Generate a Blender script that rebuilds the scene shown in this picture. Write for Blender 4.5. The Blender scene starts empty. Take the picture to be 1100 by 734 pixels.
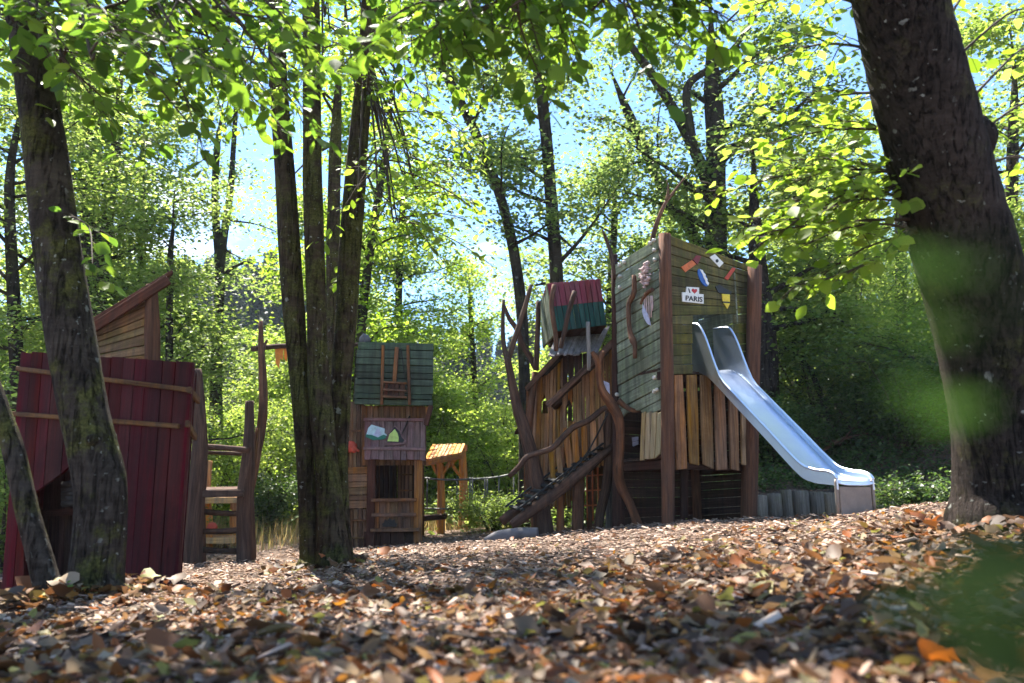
import bpy, bmesh, math, random
import numpy as np
from mathutils import Vector as V
R = math.radians
rng = np.random.default_rng(7)
random.seed(7)
scene = bpy.context.scene
COL = scene.collection

# ------------------------------------------------------------------ camera geometry (pixels of the 1100x734 photograph)
F, CX, CY, CAMZ = 855.0, 550.0, 367.0, 0.45
PITCH = math.atan((540 - CY) / F)
_c, _s = math.cos(PITCH), math.sin(PITCH)
CAM = V((0, 0, CAMZ))
def ray(px, py):
    a = (px - CX) / F; b = (CY - py) / F
    return V((a, _c - b * _s, _s + b * _c))
def P(px, py, d):
    r = ray(px, py)
    return CAM + r * (d / r.y)
def PP(lst, d=None):
    return [P(q[0], q[1], q[2] if len(q) > 2 else d) for q in lst]
class Plane:
    """A vertical (or tilted) plane through two points; hit() is where the sight line of a pixel meets it."""
    def __init__(s, a, b, up=(0, 0, 1)):
        s.o = a.copy(); s.u = (b - a).normalized(); s.n = s.u.cross(V(up)).normalized()
        if s.n.dot(CAM - a) < 0: s.n = -s.n
        s.up = V(up)
    def hit(s, px, py, off=0.0):
        r = ray(px, py); o = s.o + s.n * off
        return CAM + r * ((o - CAM).dot(s.n) / r.dot(s.n))
    def hits(s, pts, off=0.0):
        return [s.hit(x, y, off) for x, y in pts]

# ------------------------------------------------------------------ ground height
_pts = np.array([(0,0,0),(-2.63,5,-.13),(-2.5,6,-.2),(-1.75,7.5,-.14),(-2.3,14,-.29),(-3.7,11,-.34),(0.6,11.5,.02),(1.9,10,.17),
    (3.2,10.8,.22),(3.66,8.5,.32),(3.0,5,.36),(-15,20,-.3),(0,20,-.1),(12,20,1.0),(-15,5,-.8),(10,5,1.2),(-10,12,-.5),(0,16,-.05),
    (5,12.5,.22),(8,9,.75),(-4,0,-.25),(4,1,.3),(0,-6,0),(-10,-6,-.4),(10,-6,.6),(-5.2,16,-.2),(0,3,0),(1.4,5,.12),(-1.0,4,-.06),(5.2,9.6,.38)], float)
def _k(r2): return r2 * np.log(np.maximum(r2, 1e-9)) * .5
def _solve():
    n = len(_pts); d = _pts[:, None, :2] - _pts[None, :, :2]
    A = np.zeros((n + 3, n + 3)); A[:n, :n] = _k((d ** 2).sum(-1)) + np.eye(n) * 1.0
    Q = np.c_[np.ones(n), _pts[:, :2]]; A[:n, n:] = Q; A[n:, :n] = Q.T
    return np.linalg.solve(A, np.r_[_pts[:, 2], 0, 0, 0])
_w = _solve()
def sstep(a, b, x):
    t = np.clip((x - a) / (b - a), 0, 1); return t * t * (3 - 2 * t)
def hz(x, y):
    x = np.asarray(x, float); y = np.asarray(y, float)
    cx = np.clip(x, -15, 12); cy = np.clip(y, -6, 20)
    r2 = (cx[..., None] - _pts[:, 0]) ** 2 + (cy[..., None] - _pts[:, 1]) ** 2
    z = _k(r2) @ _w[:-3] + _w[-3] + _w[-2] * cx + _w[-1] * cy
    y0 = 12.75 - 3.0 * sstep(6.0, 8.0, x)
    bank = np.clip((y - y0) * .40, 0, 5.0) * sstep(1.5, 4.2, x) + .36 * sstep(y0, y0 + .12, y) * sstep(2.6, 3.4, x)
    hill = 9 * sstep(40, 120, y) + 3 * sstep(20, 70, np.abs(x))
    bumps = .03 * np.sin(x * 2.1 + 1.3 * np.sin(y * 1.3)) * np.sin(y * 1.7 + .7 * np.sin(x * .9)) + .015 * np.sin(x * 5.3 + y * 3.1) * np.sin(y * 4.7 - x * 2.2)
    return z + bank + hill + bumps
def gz(x, y): return float(hz(np.array([x]), np.array([y]))[0])
def G(px, d, dz=0.0):
    x = (px - CX) / F * d * (1 / _c) * .98
    x = P(px, 560, d).x
    return V((x, d, gz(x, d) + dz))

# ------------------------------------------------------------------ mesh building
def crom(pts, n):
    """Catmull-Rom resampling of a polyline."""
    p = [np.array(q, float) for q in pts]
    if len(p) < 3 or n <= 1:
        return [V(q) for q in p]
    ext = [2 * p[0] - p[1]] + p + [2 * p[-1] - p[-2]]
    out = []
    for i in range(len(p) - 1):
        a, b, c, d = ext[i:i + 4]
        for k in range(n):
            t = k / n
            out.append(V(.5 * ((2 * b) + (-a + c) * t + (2 * a - 5 * b + 4 * c - d) * t * t + (-a + 3 * b - 3 * c + d) * t ** 3)))
    out.append(V(p[-1]))
    return out
def lerp_list(vals, n):
    out = []
    for i in range(len(vals) - 1):
        for k in range(n): out.append(vals[i] + (vals[i + 1] - vals[i]) * k / n)
    out.append(vals[-1]); return out

class MB:
    def __init__(s): s.v = []; s.f = []; s.uv = []; s.sm = []
    def face(s, idx, uvs, smooth=False):
        s.f.append(idx); s.uv.extend(uvs); s.sm.append(smooth)
    def prism(s, front, t, axis=None):
        """Closed prism: polygon front swept by the vector t; axis = grain direction."""
        n = len(front); b = len(s.v); t = V(t)
        front = [V(p) for p in front]
        nv = V((0, 0, 0))
        for i in range(n): nv += front[i].cross(front[(i + 1) % n])
        if nv.dot(t) > 0: front = front[::-1]
        ax = V(axis).normalized() if axis is not None else (front[1] - front[0]).normalized()
        tn = t.normalized(); cr = tn.cross(ax).normalized()
        o = (random.random() * 30, random.random() * 30)
        def uv(p, k=0): return (p.dot(ax) + o[0], p.dot(cr) + o[1] + k * t.length)
        s.v += front + [p + t for p in front]
        s.face(list(range(b, b + n)), [uv(p) for p in front])
        s.face(list(range(b + 2 * n - 1, b + n - 1, -1)), [uv(p, 1) for p in reversed(front)])
        for i in range(n):
            j = (i + 1) % n
            s.face([b + j, b + i, b + n + i, b + n + j], [uv(front[j]), uv(front[i]), uv(front[i], 1), uv(front[j], 1)])
    def bar(s, a, b, w, h, side=None):
        """Square-section bar from a to b; w across (side), h the other way."""
        a = V(a); b = V(b); d = (b - a).normalized()
        sd = V(side) if side is not None else d.cross(V((0, 0, 1)))
        if sd.length < 1e-4: sd = V((1, 0, 0))
        sd = (sd - d * sd.dot(d)).normalized(); up = sd.cross(d).normalized()
        q = [a - sd * w / 2 - up * h / 2, b - sd * w / 2 - up * h / 2, b + sd * w / 2 - up * h / 2, a + sd * w / 2 - up * h / 2]
        s.prism(q, up * h, d)
    def tube(s, pts, radii, seg=8, sub=4, noise=0.0, cap=True, seed=None):
        if not isinstance(radii, (list, tuple)): radii = [radii] * len(pts)
        if len(pts) < 3:
            sub = 1
        path = crom(pts, sub); rad = lerp_list(list(radii), sub)
        rr = random.Random(seed if seed is not None else random.random())
        b = len(s.v); n = len(path)
        up = V((0.31, 0.2, 1)) if abs((path[-1] - path[0]).normalized().z) < .9 else V((1, .1, 0))
        L = 0; o = (rr.random() * 30, rr.random() * 30); us = []
        ph = [(rr.random() * 6.3, rr.random() * 6.3, rr.uniform(.6, 1.4)) for _ in range(4)]
        X = None
        for i, p in enumerate(path):
            t = (path[min(i + 1, n - 1)] - path[max(i - 1, 0)]).normalized()
            if X is None: X = (up - t * up.dot(t)).normalized()
            else: X = (X - t * X.dot(t)).normalized()
            Y = t.cross(X)
            if i: L += (p - path[i - 1]).length
            us.append(L)
            for k in range(seg):
                a = 2 * math.pi * k / seg; r = rad[i]
                if noise:
                    e = math.sin(2 * a + ph[0][0] + L * 2.0 * ph[0][2]) * .5 + math.sin(3 * a + ph[1][0] - L * 3.1 * ph[1][2]) * .35 + math.sin(5 * a + ph[2][0] + L * 5 * ph[2][2]) * .2 + rr.uniform(-.25, .25)
                    r *= 1 + noise * e
                s.v.append(p + (X * math.cos(a) + Y * math.sin(a)) * r)
        rm = max(sum(rad) / len(rad), .01)
        for i in range(n - 1):
            for k in range(seg):
                k2 = (k + 1) % seg
                v0, v1 = 2 * math.pi * rm * k / seg + o[1], 2 * math.pi * rm * (k + 1) / seg + o[1]
                s.face([b + i * seg + k, b + i * seg + k2, b + (i + 1) * seg + k2, b + (i + 1) * seg + k],
                       [(us[i] + o[0], v0), (us[i] + o[0], v1), (us[i + 1] + o[0], v1), (us[i + 1] + o[0], v0)], True)
        if cap:
            s.face([b + k for k in reversed(range(seg))], [(o[0] + .05 * math.cos(k), o[1] + .05 * math.sin(k)) for k in range(seg)])
            e = b + (n - 1) * seg
            s.face([e + k for k in range(seg)], [(o[0] + .05 * math.cos(k), o[1] + .05 * math.sin(k)) for k in range(seg)])
    def planks(s, q, n, way, t, gap=.008, jit=.006, wj=.25, ends=0.0, skip=()):
        """Quad q = TL,TR,BR,BL cut into n boards ('h' lying, 'v' upright), each a prism of depth t (a vector)."""
        TL, TR, BR, BL = [V(p) for p in q]; t = V(t); tn = t.normalized()
        ws = [1 + random.uniform(-wj, wj) for _ in range(n)]; tot = sum(ws); acc = 0
        for i in range(n):
            a, b = acc / tot, (acc + ws[i]) / tot; acc += ws[i]
            if i in skip: continue
            off = tn * random.uniform(-jit, jit)
            if way == 'h':
                l0, l1, r0, r1 = TL.lerp(BL, a), TL.lerp(BL, b), TR.lerp(BR, a), TR.lerp(BR, b)
                g = (l1 - l0).normalized() * gap * .5; g2 = (r1 - r0).normalized() * gap * .5
                k0 = g * random.uniform(-.6, .6); k1 = g2 * random.uniform(-.6, .6)
                ax = (r0 - l0).normalized()
                e0 = ax * random.uniform(-ends, ends); e1 = ax * random.uniform(-ends, ends)
                s.prism([l0 + g + k0 + e0 + off, r0 + g2 + k1 + e1 + off, r1 - g2 + k1 + e1 + off, l1 - g + k0 + e0 + off], t, ax)
            else:
                l0, l1, r0, r1 = TL.lerp(TR, a), TL.lerp(TR, b), BL.lerp(BR, a), BL.lerp(BR, b)
                g = (l1 - l0).normalized() * gap * .5; g2 = (r1 - r0).normalized() * gap * .5
                k0 = g * random.uniform(-.6, .6); k1 = g2 * random.uniform(-.6, .6)
                ax = (r0 - l0).normalized()
                e0 = ax * random.uniform(-ends, ends); e1 = ax * random.uniform(-ends, ends)
                s.prism([l0 + g + k0 + e0 + off, l1 - g + k0 + e0 + off, r1 - g2 + k1 + e1 + off, r0 + g2 + k1 + e1 + off], t, ax)
    def box(s, lo, hi):
        s.prism([V((lo[0], lo[1], lo[2])), V((hi[0], lo[1], lo[2])), V((hi[0], lo[1], hi[2])), V((lo[0], lo[1], hi[2]))], V((0, hi[1] - lo[1], 0)))
    def ball(s, c, r, seg=10, rings=6, sc=(1, 1, 1)):
        c = V(c); pts = []; b = len(s.v)
        for i in range(rings + 1):
            th = math.pi * i / rings
            for k in range(seg):
                a = 2 * math.pi * k / seg
                s.v.append(c + V((r * sc[0] * math.sin(th) * math.cos(a), r * sc[1] * math.sin(th) * math.sin(a), r * sc[2] * math.cos(th))))
        for i in range(rings):
            for k in range(seg):
                k2 = (k + 1) % seg
                s.face([b + i * seg + k, b + (i + 1) * seg + k, b + (i + 1) * seg + k2, b + i * seg + k2], [(i * .1, k * .1)] * 4, True)
    def build(s, name, mat, parent=None, bevel=0.0, merge=False):
        me = bpy.data.meshes.new(name)
        me.from_pydata([tuple(p) for p in s.v], [], s.f)
        uvl = me.uv_layers.new(name='UVMap')
        uvl.data.foreach_set('uv', np.array(s.uv, np.float32).ravel())
        me.polygons.foreach_set('use_smooth', np.array(s.sm, bool))
        me.materials.append(mat)
        o = bpy.data.objects.new(name, me); COL.objects.link(o)
        if merge:
            bm = bmesh.new(); bm.from_mesh(me); bmesh.ops.remove_doubles(bm, verts=bm.verts, dist=1e-5); bm.to_mesh(me); bm.free()
        if parent is not None:
            o.parent = parent
            o.matrix_parent_inverse = parent.matrix_world.inverted()
        if bevel:
            m = o.modifiers.new('bevel', 'BEVEL'); m.width = bevel; m.segments = 1; m.limit_method = 'ANGLE'; m.angle_limit = R(40)
        return o
def cut(o, cutter_mb):
    """Cuts an opening out of an object's boards (exact boolean, applied)."""
    c = cutter_mb.build('cutter', o.data.materials[0])
    m = o.modifiers.new('cut', 'BOOLEAN'); m.object = c; m.operation = 'DIFFERENCE'; m.solver = 'EXACT'
    o.modifiers.move(len(o.modifiers) - 1, 0)
    keep = [k for k in o.modifiers if k.type != 'BOOLEAN']
    for k in keep: k.show_viewport = False
    bpy.context.view_layer.update()
    me = bpy.data.meshes.new_from_object(o.evaluated_get(bpy.context.evaluated_depsgraph_get()))
    o.modifiers.remove(m)
    for k in keep: k.show_viewport = True
    o.data = me
    bpy.data.objects.remove(c)

def thing(name, label, cat, loc=(0, 0, 0), group=None):
    o = bpy.data.objects.new(name, None); COL.objects.link(o); o.location = loc
    o.empty_display_size = .2
    bpy.context.view_layer.update()
    o['label'] = label; o['category'] = cat
    if group: o['group'] = group
    return o
def tag(o, label=None, cat=None, group=None, kind=None):
    if label: o['label'] = label
    if cat: o['category'] = cat
    if group: o['group'] = group
    if kind: o['kind'] = kind
    return o
def copy_thing(o, loc, rz=0, sc=1.0, label=None, group=None):
    c = o.copy(); COL.objects.link(c)
    c.location = loc; c.rotation_euler = (0, 0, rz); c.scale = (sc, sc, sc)
    if label: c['label'] = label
    if group: c['group'] = group
    for ch in list(o.children):
        k = ch.copy(); COL.objects.link(k); k.parent = c; k.matrix_parent_inverse = ch.matrix_parent_inverse.copy()
    return c

# ------------------------------------------------------------------ leaves
LEAF = (np.array([(0,0,0),(.22,.20,.03),(.5,.31,.05),(.8,.2,.03),(1,0,-.06),(.8,-.2,.03),(.5,-.31,.05),(.22,-.20,.03),(.5,0,-.0)], float),
        [[0,8,2,1],[8,4,3,2],[0,7,6,8],[8,6,5,4]])
LEAF4 = (np.array([(0,0,0),(.45,.30,.05),(1,0,-.05),(.45,-.30,.05)], float), [[0,2,1],[0,3,2]])
DEAD = (np.array([(0,0,.02),(.2,.22,.10),(.5,.34,.05),(.75,.27,.16),(1,0,.10),(.8,-.26,.12),(.48,-.36,.20),(.2,-.2,.03),(.5,.02,-.03)], float),
        [[0,8,2,1],[8,4,3,2],[0,7,6,8],[8,6,5,4]])
def norm(a): return a / np.maximum(np.linalg.norm(a, axis=1, keepdims=True), 1e-9)
def leaf_mesh(name, pos, dirs, nrm, size, tmpl=LEAF, wid=None):
    tv, tf = tmpl; n = len(pos); k = len(tv)
    X = norm(np.asarray(dirs, float)); Z = np.asarray(nrm, float)
    Z = norm(Z - X * (Z * X).sum(1, keepdims=True)); Y = np.cross(Z, X)
    s = np.asarray(size, float).reshape(n, 1, 1)
    w = np.ones((n, 1, 1)) if wid is None else np.asarray(wid, float).reshape(n, 1, 1)
    vv = pos[:, None, :] + s * (tv[None, :, 0:1] * X[:, None, :] + w * tv[None, :, 1:2] * Y[:, None, :] + tv[None, :, 2:3] * Z[:, None, :])
    me = bpy.data.meshes.new(name)
    lens = np.array([len(f) for f in tf]); flat = np.concatenate([np.array(f) for f in tf])
    me.vertices.add(n * k); me.vertices.foreach_set('co', vv.astype(np.float32).ravel())
    loops = (np.arange(n)[:, None] * k + flat[None, :]).ravel()
    me.loops.add(len(loops)); me.loops.foreach_set('vertex_index', loops.astype(np.int32))
    pl = np.tile(lens, n); me.polygons.add(len(pl))
    st = np.concatenate([[0], np.cumsum(pl)[:-1]])
    me.polygons.foreach_set('loop_start', st.astype(np.int32)); me.polygons.foreach_set('loop_total', pl.astype(np.int32))
    me.update(calc_edges=True)
    return me
def leaf_obj(name, mat, parent, *a, **k):
    me = leaf_mesh(name, *a, **k); me.materials.append(mat)
    o = bpy.data.objects.new(name, me); COL.objects.link(o)
    if parent is not None:
        o.parent = parent; o.matrix_parent_inverse = parent.matrix_world.inverted()
    return o
class Leaves:
    def __init__(s): s.p = []; s.d = []; s.n = []; s.s = []
    def add(s, p, d, n, z): s.p.append(p); s.d.append(d); s.n.append(n); s.s.append(z)
    def arr(s): return np.concatenate(s.p), np.concatenate(s.d), np.concatenate(s.n), np.concatenate(s.s)
    def build(s, name, mat, parent, tmpl=LEAF): return leaf_obj(name, mat, parent, *s.arr(), tmpl=tmpl, wid=rng.uniform(.7, 1.3, s.count()))
    def count(s): return sum(len(q) for q in s.p)
def cluster(L, c, n, sig, size, tilt=.45, droop=.25):
    """n leaves round the point c in a flat-lying spray."""
    p = rng.normal(size=(n, 3)) * np.array(sig) + np.array(c)
    a = rng.uniform(0, 2 * np.pi, n)
    d = np.c_[np.cos(a), np.sin(a), rng.normal(-droop, .3, n)]
    nn = np.c_[rng.normal(0, tilt, n), rng.normal(0, tilt, n), np.ones(n)]
    L.add(p, d, nn, size * rng.uniform(.65, 1.2, n))
def spray(wood, L, p0, p1, sub=8, leaf=.075, r=.008, bend=.12, reach=.35, seed=None, step=.6, up=(0, 0, 1)):
    """A leafy branch from p0 to p1: a curved stem, alternate side twigs lying flat, leaves set alternately on every twig."""
    p0 = np.array(p0, float); p1 = np.array(p1, float); ax = p1 - p0; Ln = np.linalg.norm(ax); ax /= Ln
    up = np.array(up, float); sd = np.cross(ax, up); sd /= max(np.linalg.norm(sd), 1e-6)
    sg = rng.choice([-1, 1])
    def pt(t): return p0 + ax * Ln * t + up * bend * Ln * (math.sin(math.pi * t) * .9) + sd * sg * bend * .5 * Ln * math.sin(math.pi * t * 1.3)
    wood.tube([pt(t) for t in (0, .25, .5, .75, 1)], [r, r * .8, r * .6, r * .45, r * .25], seg=5, sub=2)
    def twig(a, dirv, ln, rr):
        b = a + dirv * ln; m = (a + b) / 2 + up * ln * .05
        wood.tube([a, m, b], [rr, rr * .7, rr * .35], seg=3, sub=1, cap=False)
        k = max(2, int(ln / (leaf * step)))
        t = (np.arange(k) + .6) / k
        pos = a[None] * (1 - t)[:, None] + b[None] * t[:, None]
        side = np.where(np.arange(k) % 2 == 0, 1, -1)
        lat = np.cross(dirv, up); lat /= max(np.linalg.norm(lat), 1e-6)
        dd = dirv[None] * .75 + lat[None] * side[:, None] * rng.uniform(.5, 1.1, (k, 1)) + rng.normal(0, .22, (k, 3)) - up[None] * rng.uniform(0, .45, (k, 1))
        nn = up[None] + np.array([0, -.35, 0]) + rng.normal(0, .5, (k, 3))
        L.add(pos + rng.normal(0, leaf * .12, (k, 3)), dd, nn, leaf * rng.uniform(.45, 1.25, k))
    for i in range(sub):
        t = .12 + .86 * (i + rng.uniform(-.2, .2)) / max(sub - 1, 1); t = min(max(t, .05), .99)
        sgn = 1 if i % 2 else -1
        dv = ax * .7 + sd * sgn * .8 + rng.normal(0, .18, 3) - up * rng.uniform(-.05, .3)
        dv /= np.linalg.norm(dv)
        twig(pt(t), dv, reach * (1.05 - .55 * t) * rng.uniform(.7, 1.2), r * .4)
    twig(pt(.9), ax + rng.normal(0, .1, 3), reach * .5, r * .3)
# ------------------------------------------------------------------ materials
class NT:
    def __init__(s, name):
        s.m = bpy.data.materials.new(name); s.m.use_nodes = True; s.t = s.m.node_tree; s.t.nodes.clear()
        s.out = s.t.nodes.new('ShaderNodeOutputMaterial')
    def n(s, ty, ins=None, **kw):
        o = s.t.nodes.new('ShaderNode' + ty)
        for k, v in kw.items(): setattr(o, k, v)
        for k, v in (ins or {}).items(): s.set(o, k, v)
        return o
    def set(s, o, k, v):
        i = o.inputs[k]
        if isinstance(v, bpy.types.NodeSocket): s.t.links.new(v, i)
        elif isinstance(v, bpy.types.Node): s.t.links.new(v.outputs[0], i)
        elif isinstance(v, (tuple, list)) and len(v) == 3 and i.type == 'RGBA': i.default_value = (*v, 1)
        else: i.default_value = v
    def ramp(s, fac, stops, interp='LINEAR'):
        o = s.n('ValToRGB', {'Fac': fac}); e = o.color_ramp.elements; o.color_ramp.interpolation = interp
        while len(e) < len(stops): e.new(.5)
        for k, (p, c) in enumerate(stops):
            e[k].position = p; e[k].color = (*c, 1) if not isinstance(c, (int, float)) else (c, c, c, 1)
        return o.outputs[0]
    def mix(s, f, a, b, mode='MIX'):
        o = s.n('Mix', data_type='RGBA', blend_type=mode)
        s.set(o, 0, f); s.set(o, 6, a); s.set(o, 7, b); return o.outputs[2]
    def math(s, op, a, b=0.0, clamp=False):
        o = s.n('Math', operation=op, use_clamp=clamp); s.set(o, 0, a); s.set(o, 1, b); return o.outputs[0]
    def noise(s, vec, scale, detail=4, rough=.55, dist=0.0):
        return s.n('TexNoise', {'Vector': vec, 'Scale': scale, 'Detail': detail, 'Roughness': rough, 'Distortion': dist}).outputs['Fac']
    def mapping(s, vec, scale=(1, 1, 1)): return s.n('Mapping', {'Vector': vec, 'Scale': scale}).outputs[0]
    def hsv(s, col, h=.5, sat=1.0, v=1.0):
        return s.n('HueSaturation', {'Color': col, 'Hue': h, 'Saturation': sat, 'Value': v}).outputs[0]
    def maprange(s, v, a, b, c, d): return s.n('MapRange', {'Value': v, 1: a, 2: b, 3: c, 4: d}).outputs[0]
    def pbr(s, col, rough=.8, metal=0.0, spec=.35, bump=None, bstr=.4, bdist=.01):
        b = s.n('BsdfPrincipled', {'Base Color': col, 'Roughness': rough, 'Metallic': metal, 'Specular IOR Level': spec})
        if bump is not None:
            s.set(b, 'Normal', s.n('Bump', {'Height': bump, 'Strength': bstr, 'Distance': bdist}).outputs[0])
        s.t.links.new(b.outputs[0], s.out.inputs[0]); return b

def wood_mat(name, dark, light, var=.5, stain=None, stain_amt=.5, moss=None, moss_amt=.0, rough=.88, grain=38, spec=.12, worn=None, worn_amt=0.0):
    t = NT(name); uv = t.n('TexCoord').outputs['UV']; ob = t.n('NewGeometry')
    pos = ob.outputs['Position']; isl = ob.outputs['Random Per Island']
    g1 = t.noise(t.mapping(uv, (1.6, grain, 1)), 1.0, 7, .65, .6)
    g2 = t.noise(t.mapping(uv, (5, grain * 3.2, 1)), 1.0, 4, .6, .2)
    g = t.math('ADD', t.math('MULTIPLY', g1, .72), t.math('MULTIPLY', g2, .28))
    col = t.ramp(g, [(.33, dark), (.52, tuple((a + b) / 2 for a, b in zip(dark, light))), (.68, light)])
    val = t.maprange(isl, 0, 1, 1 - var * .55, 1 + var * .45)
    hue = t.maprange(t.math('FRACT', t.math('MULTIPLY', isl, 17.3)), 0, 1, .488, .512)
    col = t.hsv(col, hue, t.maprange(t.math('FRACT', t.math('MULTIPLY', isl, 7.7)), 0, 1, .8, 1.15), val)
    if worn is not None:      # paint worn through to bare wood along the grain
        w = t.noise(t.mapping(uv, (3, grain * .9, 1)), 1.0, 6, .7, .3)
        w = t.math('MULTIPLY', t.maprange(w, .60, .70, 0, 1), t.maprange(t.noise(pos, 2.5, 3), .4, .6, .2, 1))
        col = t.mix(t.math('MULTIPLY', w, worn_amt, True), col, worn)
    if stain is not None:
        sn = t.noise(pos, 2.2, 6, .65, .4)
        col = t.mix(t.math('MULTIPLY', t.maprange(sn, .46, .66, 0, 1), stain_amt, True), col, stain)
    if moss is not None:
        mn = t.noise(pos, 4.5, 8, .7)
        col = t.mix(t.math('MULTIPLY', t.maprange(mn, .5, .62, 0, 1), moss_amt, True), col, moss)
    stk = t.noise(t.mapping(pos, (14, 14, 1.1)), 1.0, 5, .6, .3)
    col = t.hsv(col, .5, t.maprange(stk, .35, .65, .85, 1.1), t.maprange(stk, .32, .68, .62, 1.28))
    kn = t.n('TexVoronoi', {'Vector': t.mapping(uv, (1.3, 6.5, 1)), 'Scale': 1.0}); kr = t.n('SeparateColor', {0: kn.outputs['Color']})
    kf = t.math('MULTIPLY', t.maprange(kn.outputs['Distance'], .05, .10, .8, 0), t.math('GREATER_THAN', kr.outputs[0], .45))
    col = t.mix(kf, col, tuple(c * .4 for c in dark))
    sp = t.noise(uv, 90, 2, .5)
    col = t.mix(t.maprange(sp, .62, .72, 0, .55), col, tuple(c * .35 for c in dark))
    t.pbr(col, rough, spec=spec, bump=g, bstr=.55, bdist=.006)
    return t.m

def bark_mat(name, dark, light, lichen=(.52, .54, .48), lich_amt=1.0, moss=(.075, .075, .022), moss_amt=.7, scale=1.0, moss_lo=.5):
    t = NT(name); g = t.n('NewGeometry'); pos = t.n('TexCoord').outputs['Object']
    p2 = t.mapping(pos, (1, 1, .35))
    n1 = t.noise(p2, 22 * scale, 8, .7, .4); n2 = t.noise(pos, 3.0 * scale, 5, .6)
    col = t.ramp(n1, [(.32, dark), (.7, light)])
    col = t.mix(t.maprange(n2, .4, .62, 0, .6), col, tuple(c * 1.35 for c in light))
    mn = t.noise(pos, 3.4 * scale, 9, .72)
    mfac = t.math('MULTIPLY', t.maprange(mn, moss_lo, moss_lo + .11, 0, 1), moss_amt, True)
    mcol = t.ramp(t.noise(pos, 60, 3), [(.3, tuple(c * .5 for c in moss)), (.7, tuple(c * 1.6 for c in moss))])
    col = t.mix(mfac, col, mcol)
    wob = t.n('VectorMath', {0: pos, 1: t.n('VectorMath', {0: t.n('TexNoise', {'Vector': pos, 'Scale': 22.0}).outputs['Color'], 3: .075}, operation='SCALE').outputs[0]}, operation='ADD').outputs[0]
    fis = t.noise(t.mapping(pos, (1, 1, .12)), 34 * scale, 6, .7, .8)
    col = t.mix(t.maprange(fis, .56, .64, 0, .75), col, tuple(c * .3 for c in dark))
    ring = t.noise(t.mapping(pos, (.25, .25, 2.2)), 16 * scale, 5, .6, .5)
    col = t.hsv(col, .5, 1, t.maprange(ring, .35, .65, .85, 1.2))
    patch = t.maprange(t.noise(pos, 2.3 * scale, 4, .6), .44, .56, .08, 1)
    for sc, th, keep in ((10.0 * scale, .22, .74), (24.0 * scale, .24, .74), (5.0 * scale, .15, .74)):
        v = t.n('TexVoronoi', {'Vector': wob, 'Scale': sc})
        rnd = t.n('SeparateColor', {0: v.outputs['Color']})
        a = t.maprange(v.outputs['Distance'], th * .75, th, 1, 0)
        a = t.math('MULTIPLY', a, t.math('GREATER_THAN', rnd.outputs[0], keep))
        col = t.mix(t.math('MULTIPLY', t.math('MULTIPLY', a, patch), lich_amt, True), col, t.hsv(lichen, .5, 1, t.maprange(rnd.outputs[1], 0, 1, .5, 1.15)))
    h = t.math('SUBTRACT', t.math('ADD', n1, t.math('MULTIPLY', t.noise(pos, 90, 3), .4)), t.math('MULTIPLY', t.maprange(fis, .52, .64, 0, 1), .8))
    t.pbr(col, .93, spec=.08, bump=h, bstr=1.0, bdist=.03)
    return t.m

def leaf_mat(name, cols, trans=.5, tcol=1.5, rough=.5, spec=.18, thue=.485):
    """cols: colours spread over the leaves, one per leaf island."""
    t = NT(name); g = t.n('NewGeometry'); isl = g.outputs['Random Per Island']
    n = len(cols)
    col = t.ramp(isl, [((k + .5) / n, c) for k, c in enumerate(cols)])
    col = t.hsv(col, .5, 1, t.maprange(t.math('FRACT', t.math('MULTIPLY', isl, 13.7)), 0, 1, .75, 1.25))
    b = t.n('BsdfPrincipled', {'Base Color': col, 'Roughness': rough, 'Specular IOR Level': spec})
    tr = t.n('BsdfTranslucent', {'Color': t.hsv(col, thue, 1.08, tcol)})
    mx = t.n('MixShader', {0: trans, 1: b.outputs[0], 2: tr.outputs[0]})
    t.t.links.new(mx.outputs[0], t.out.inputs[0]); return t.m

def plain(name, col, rough=.6, metal=0.0, spec=.4, nz=.25, scale=14):
    t = NT(name); p = t.n('TexCoord').outputs['Object']
    n = t.noise(p, scale, 6, .65)
    t.pbr(t.hsv(t.mix(0, col, col), .5, 1, t.maprange(n, .3, .7, 1 - nz, 1 + nz)), rough, metal, spec, bump=n, bstr=.15)
    return t.m

M = {}
M['red'] = wood_mat('red_painted_wood', (0.0374, 0.0050, 0.0055), (0.0902, 0.0121, 0.0138), .35, stain=(.016, .003, .004), stain_amt=.5, rough=.75, spec=.12, worn=(.14, .07, .06), worn_amt=.2)
M['batten'] = wood_mat('weathered_batten', (.045, .024, .012), (.17, .105, .05), .5)
M['gable'] = wood_mat('gable_boards', (0.1380, 0.0667, 0.0230), (0.3795, 0.2185, 0.0805), .4, moss=(.09, .10, .03), moss_amt=.5)
M['roofred'] = wood_mat('red_brown_roof_board', (.045, .020, .013), (.13, .062, .040), .4)
M['green'] = wood_mat('green_weathered_planks', (0.0253, 0.0414, 0.0276), (0.0978, 0.1323, 0.0862), .5, stain=(.04, .04, .026), stain_amt=.6, worn=(.24, .26, .20), worn_amt=.45)
M['olive'] = wood_mat('olive_planks', (0.0475, 0.0438, 0.0137), (0.1688, 0.1438, 0.0475), .5, stain=(.045, .034, .012), stain_amt=.6, moss=(.06, .075, .018), moss_amt=.6)
M['greygreen'] = wood_mat('grey_green_planks', (0.0952, 0.1098, 0.0739), (0.3136, 0.3416, 0.2352), .45, stain=(.075, .088, .05), stain_amt=.75, moss=(.14, .17, .08), moss_amt=.5)
M['post'] = wood_mat('red_brown_post', (0.0575, 0.0276, 0.0138), (0.1782, 0.0897, 0.0483), .3, grain=26)
M['skirt'] = wood_mat('warm_skirt_boards', (.14, .06, .02), (.46, .24, .09), .45, stain=(.07, .035, .015), stain_amt=.5)
M['skirtpale'] = wood_mat('pale_skirt_boards', (.17, .12, .05), (.42, .32, .17), .3)
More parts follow.
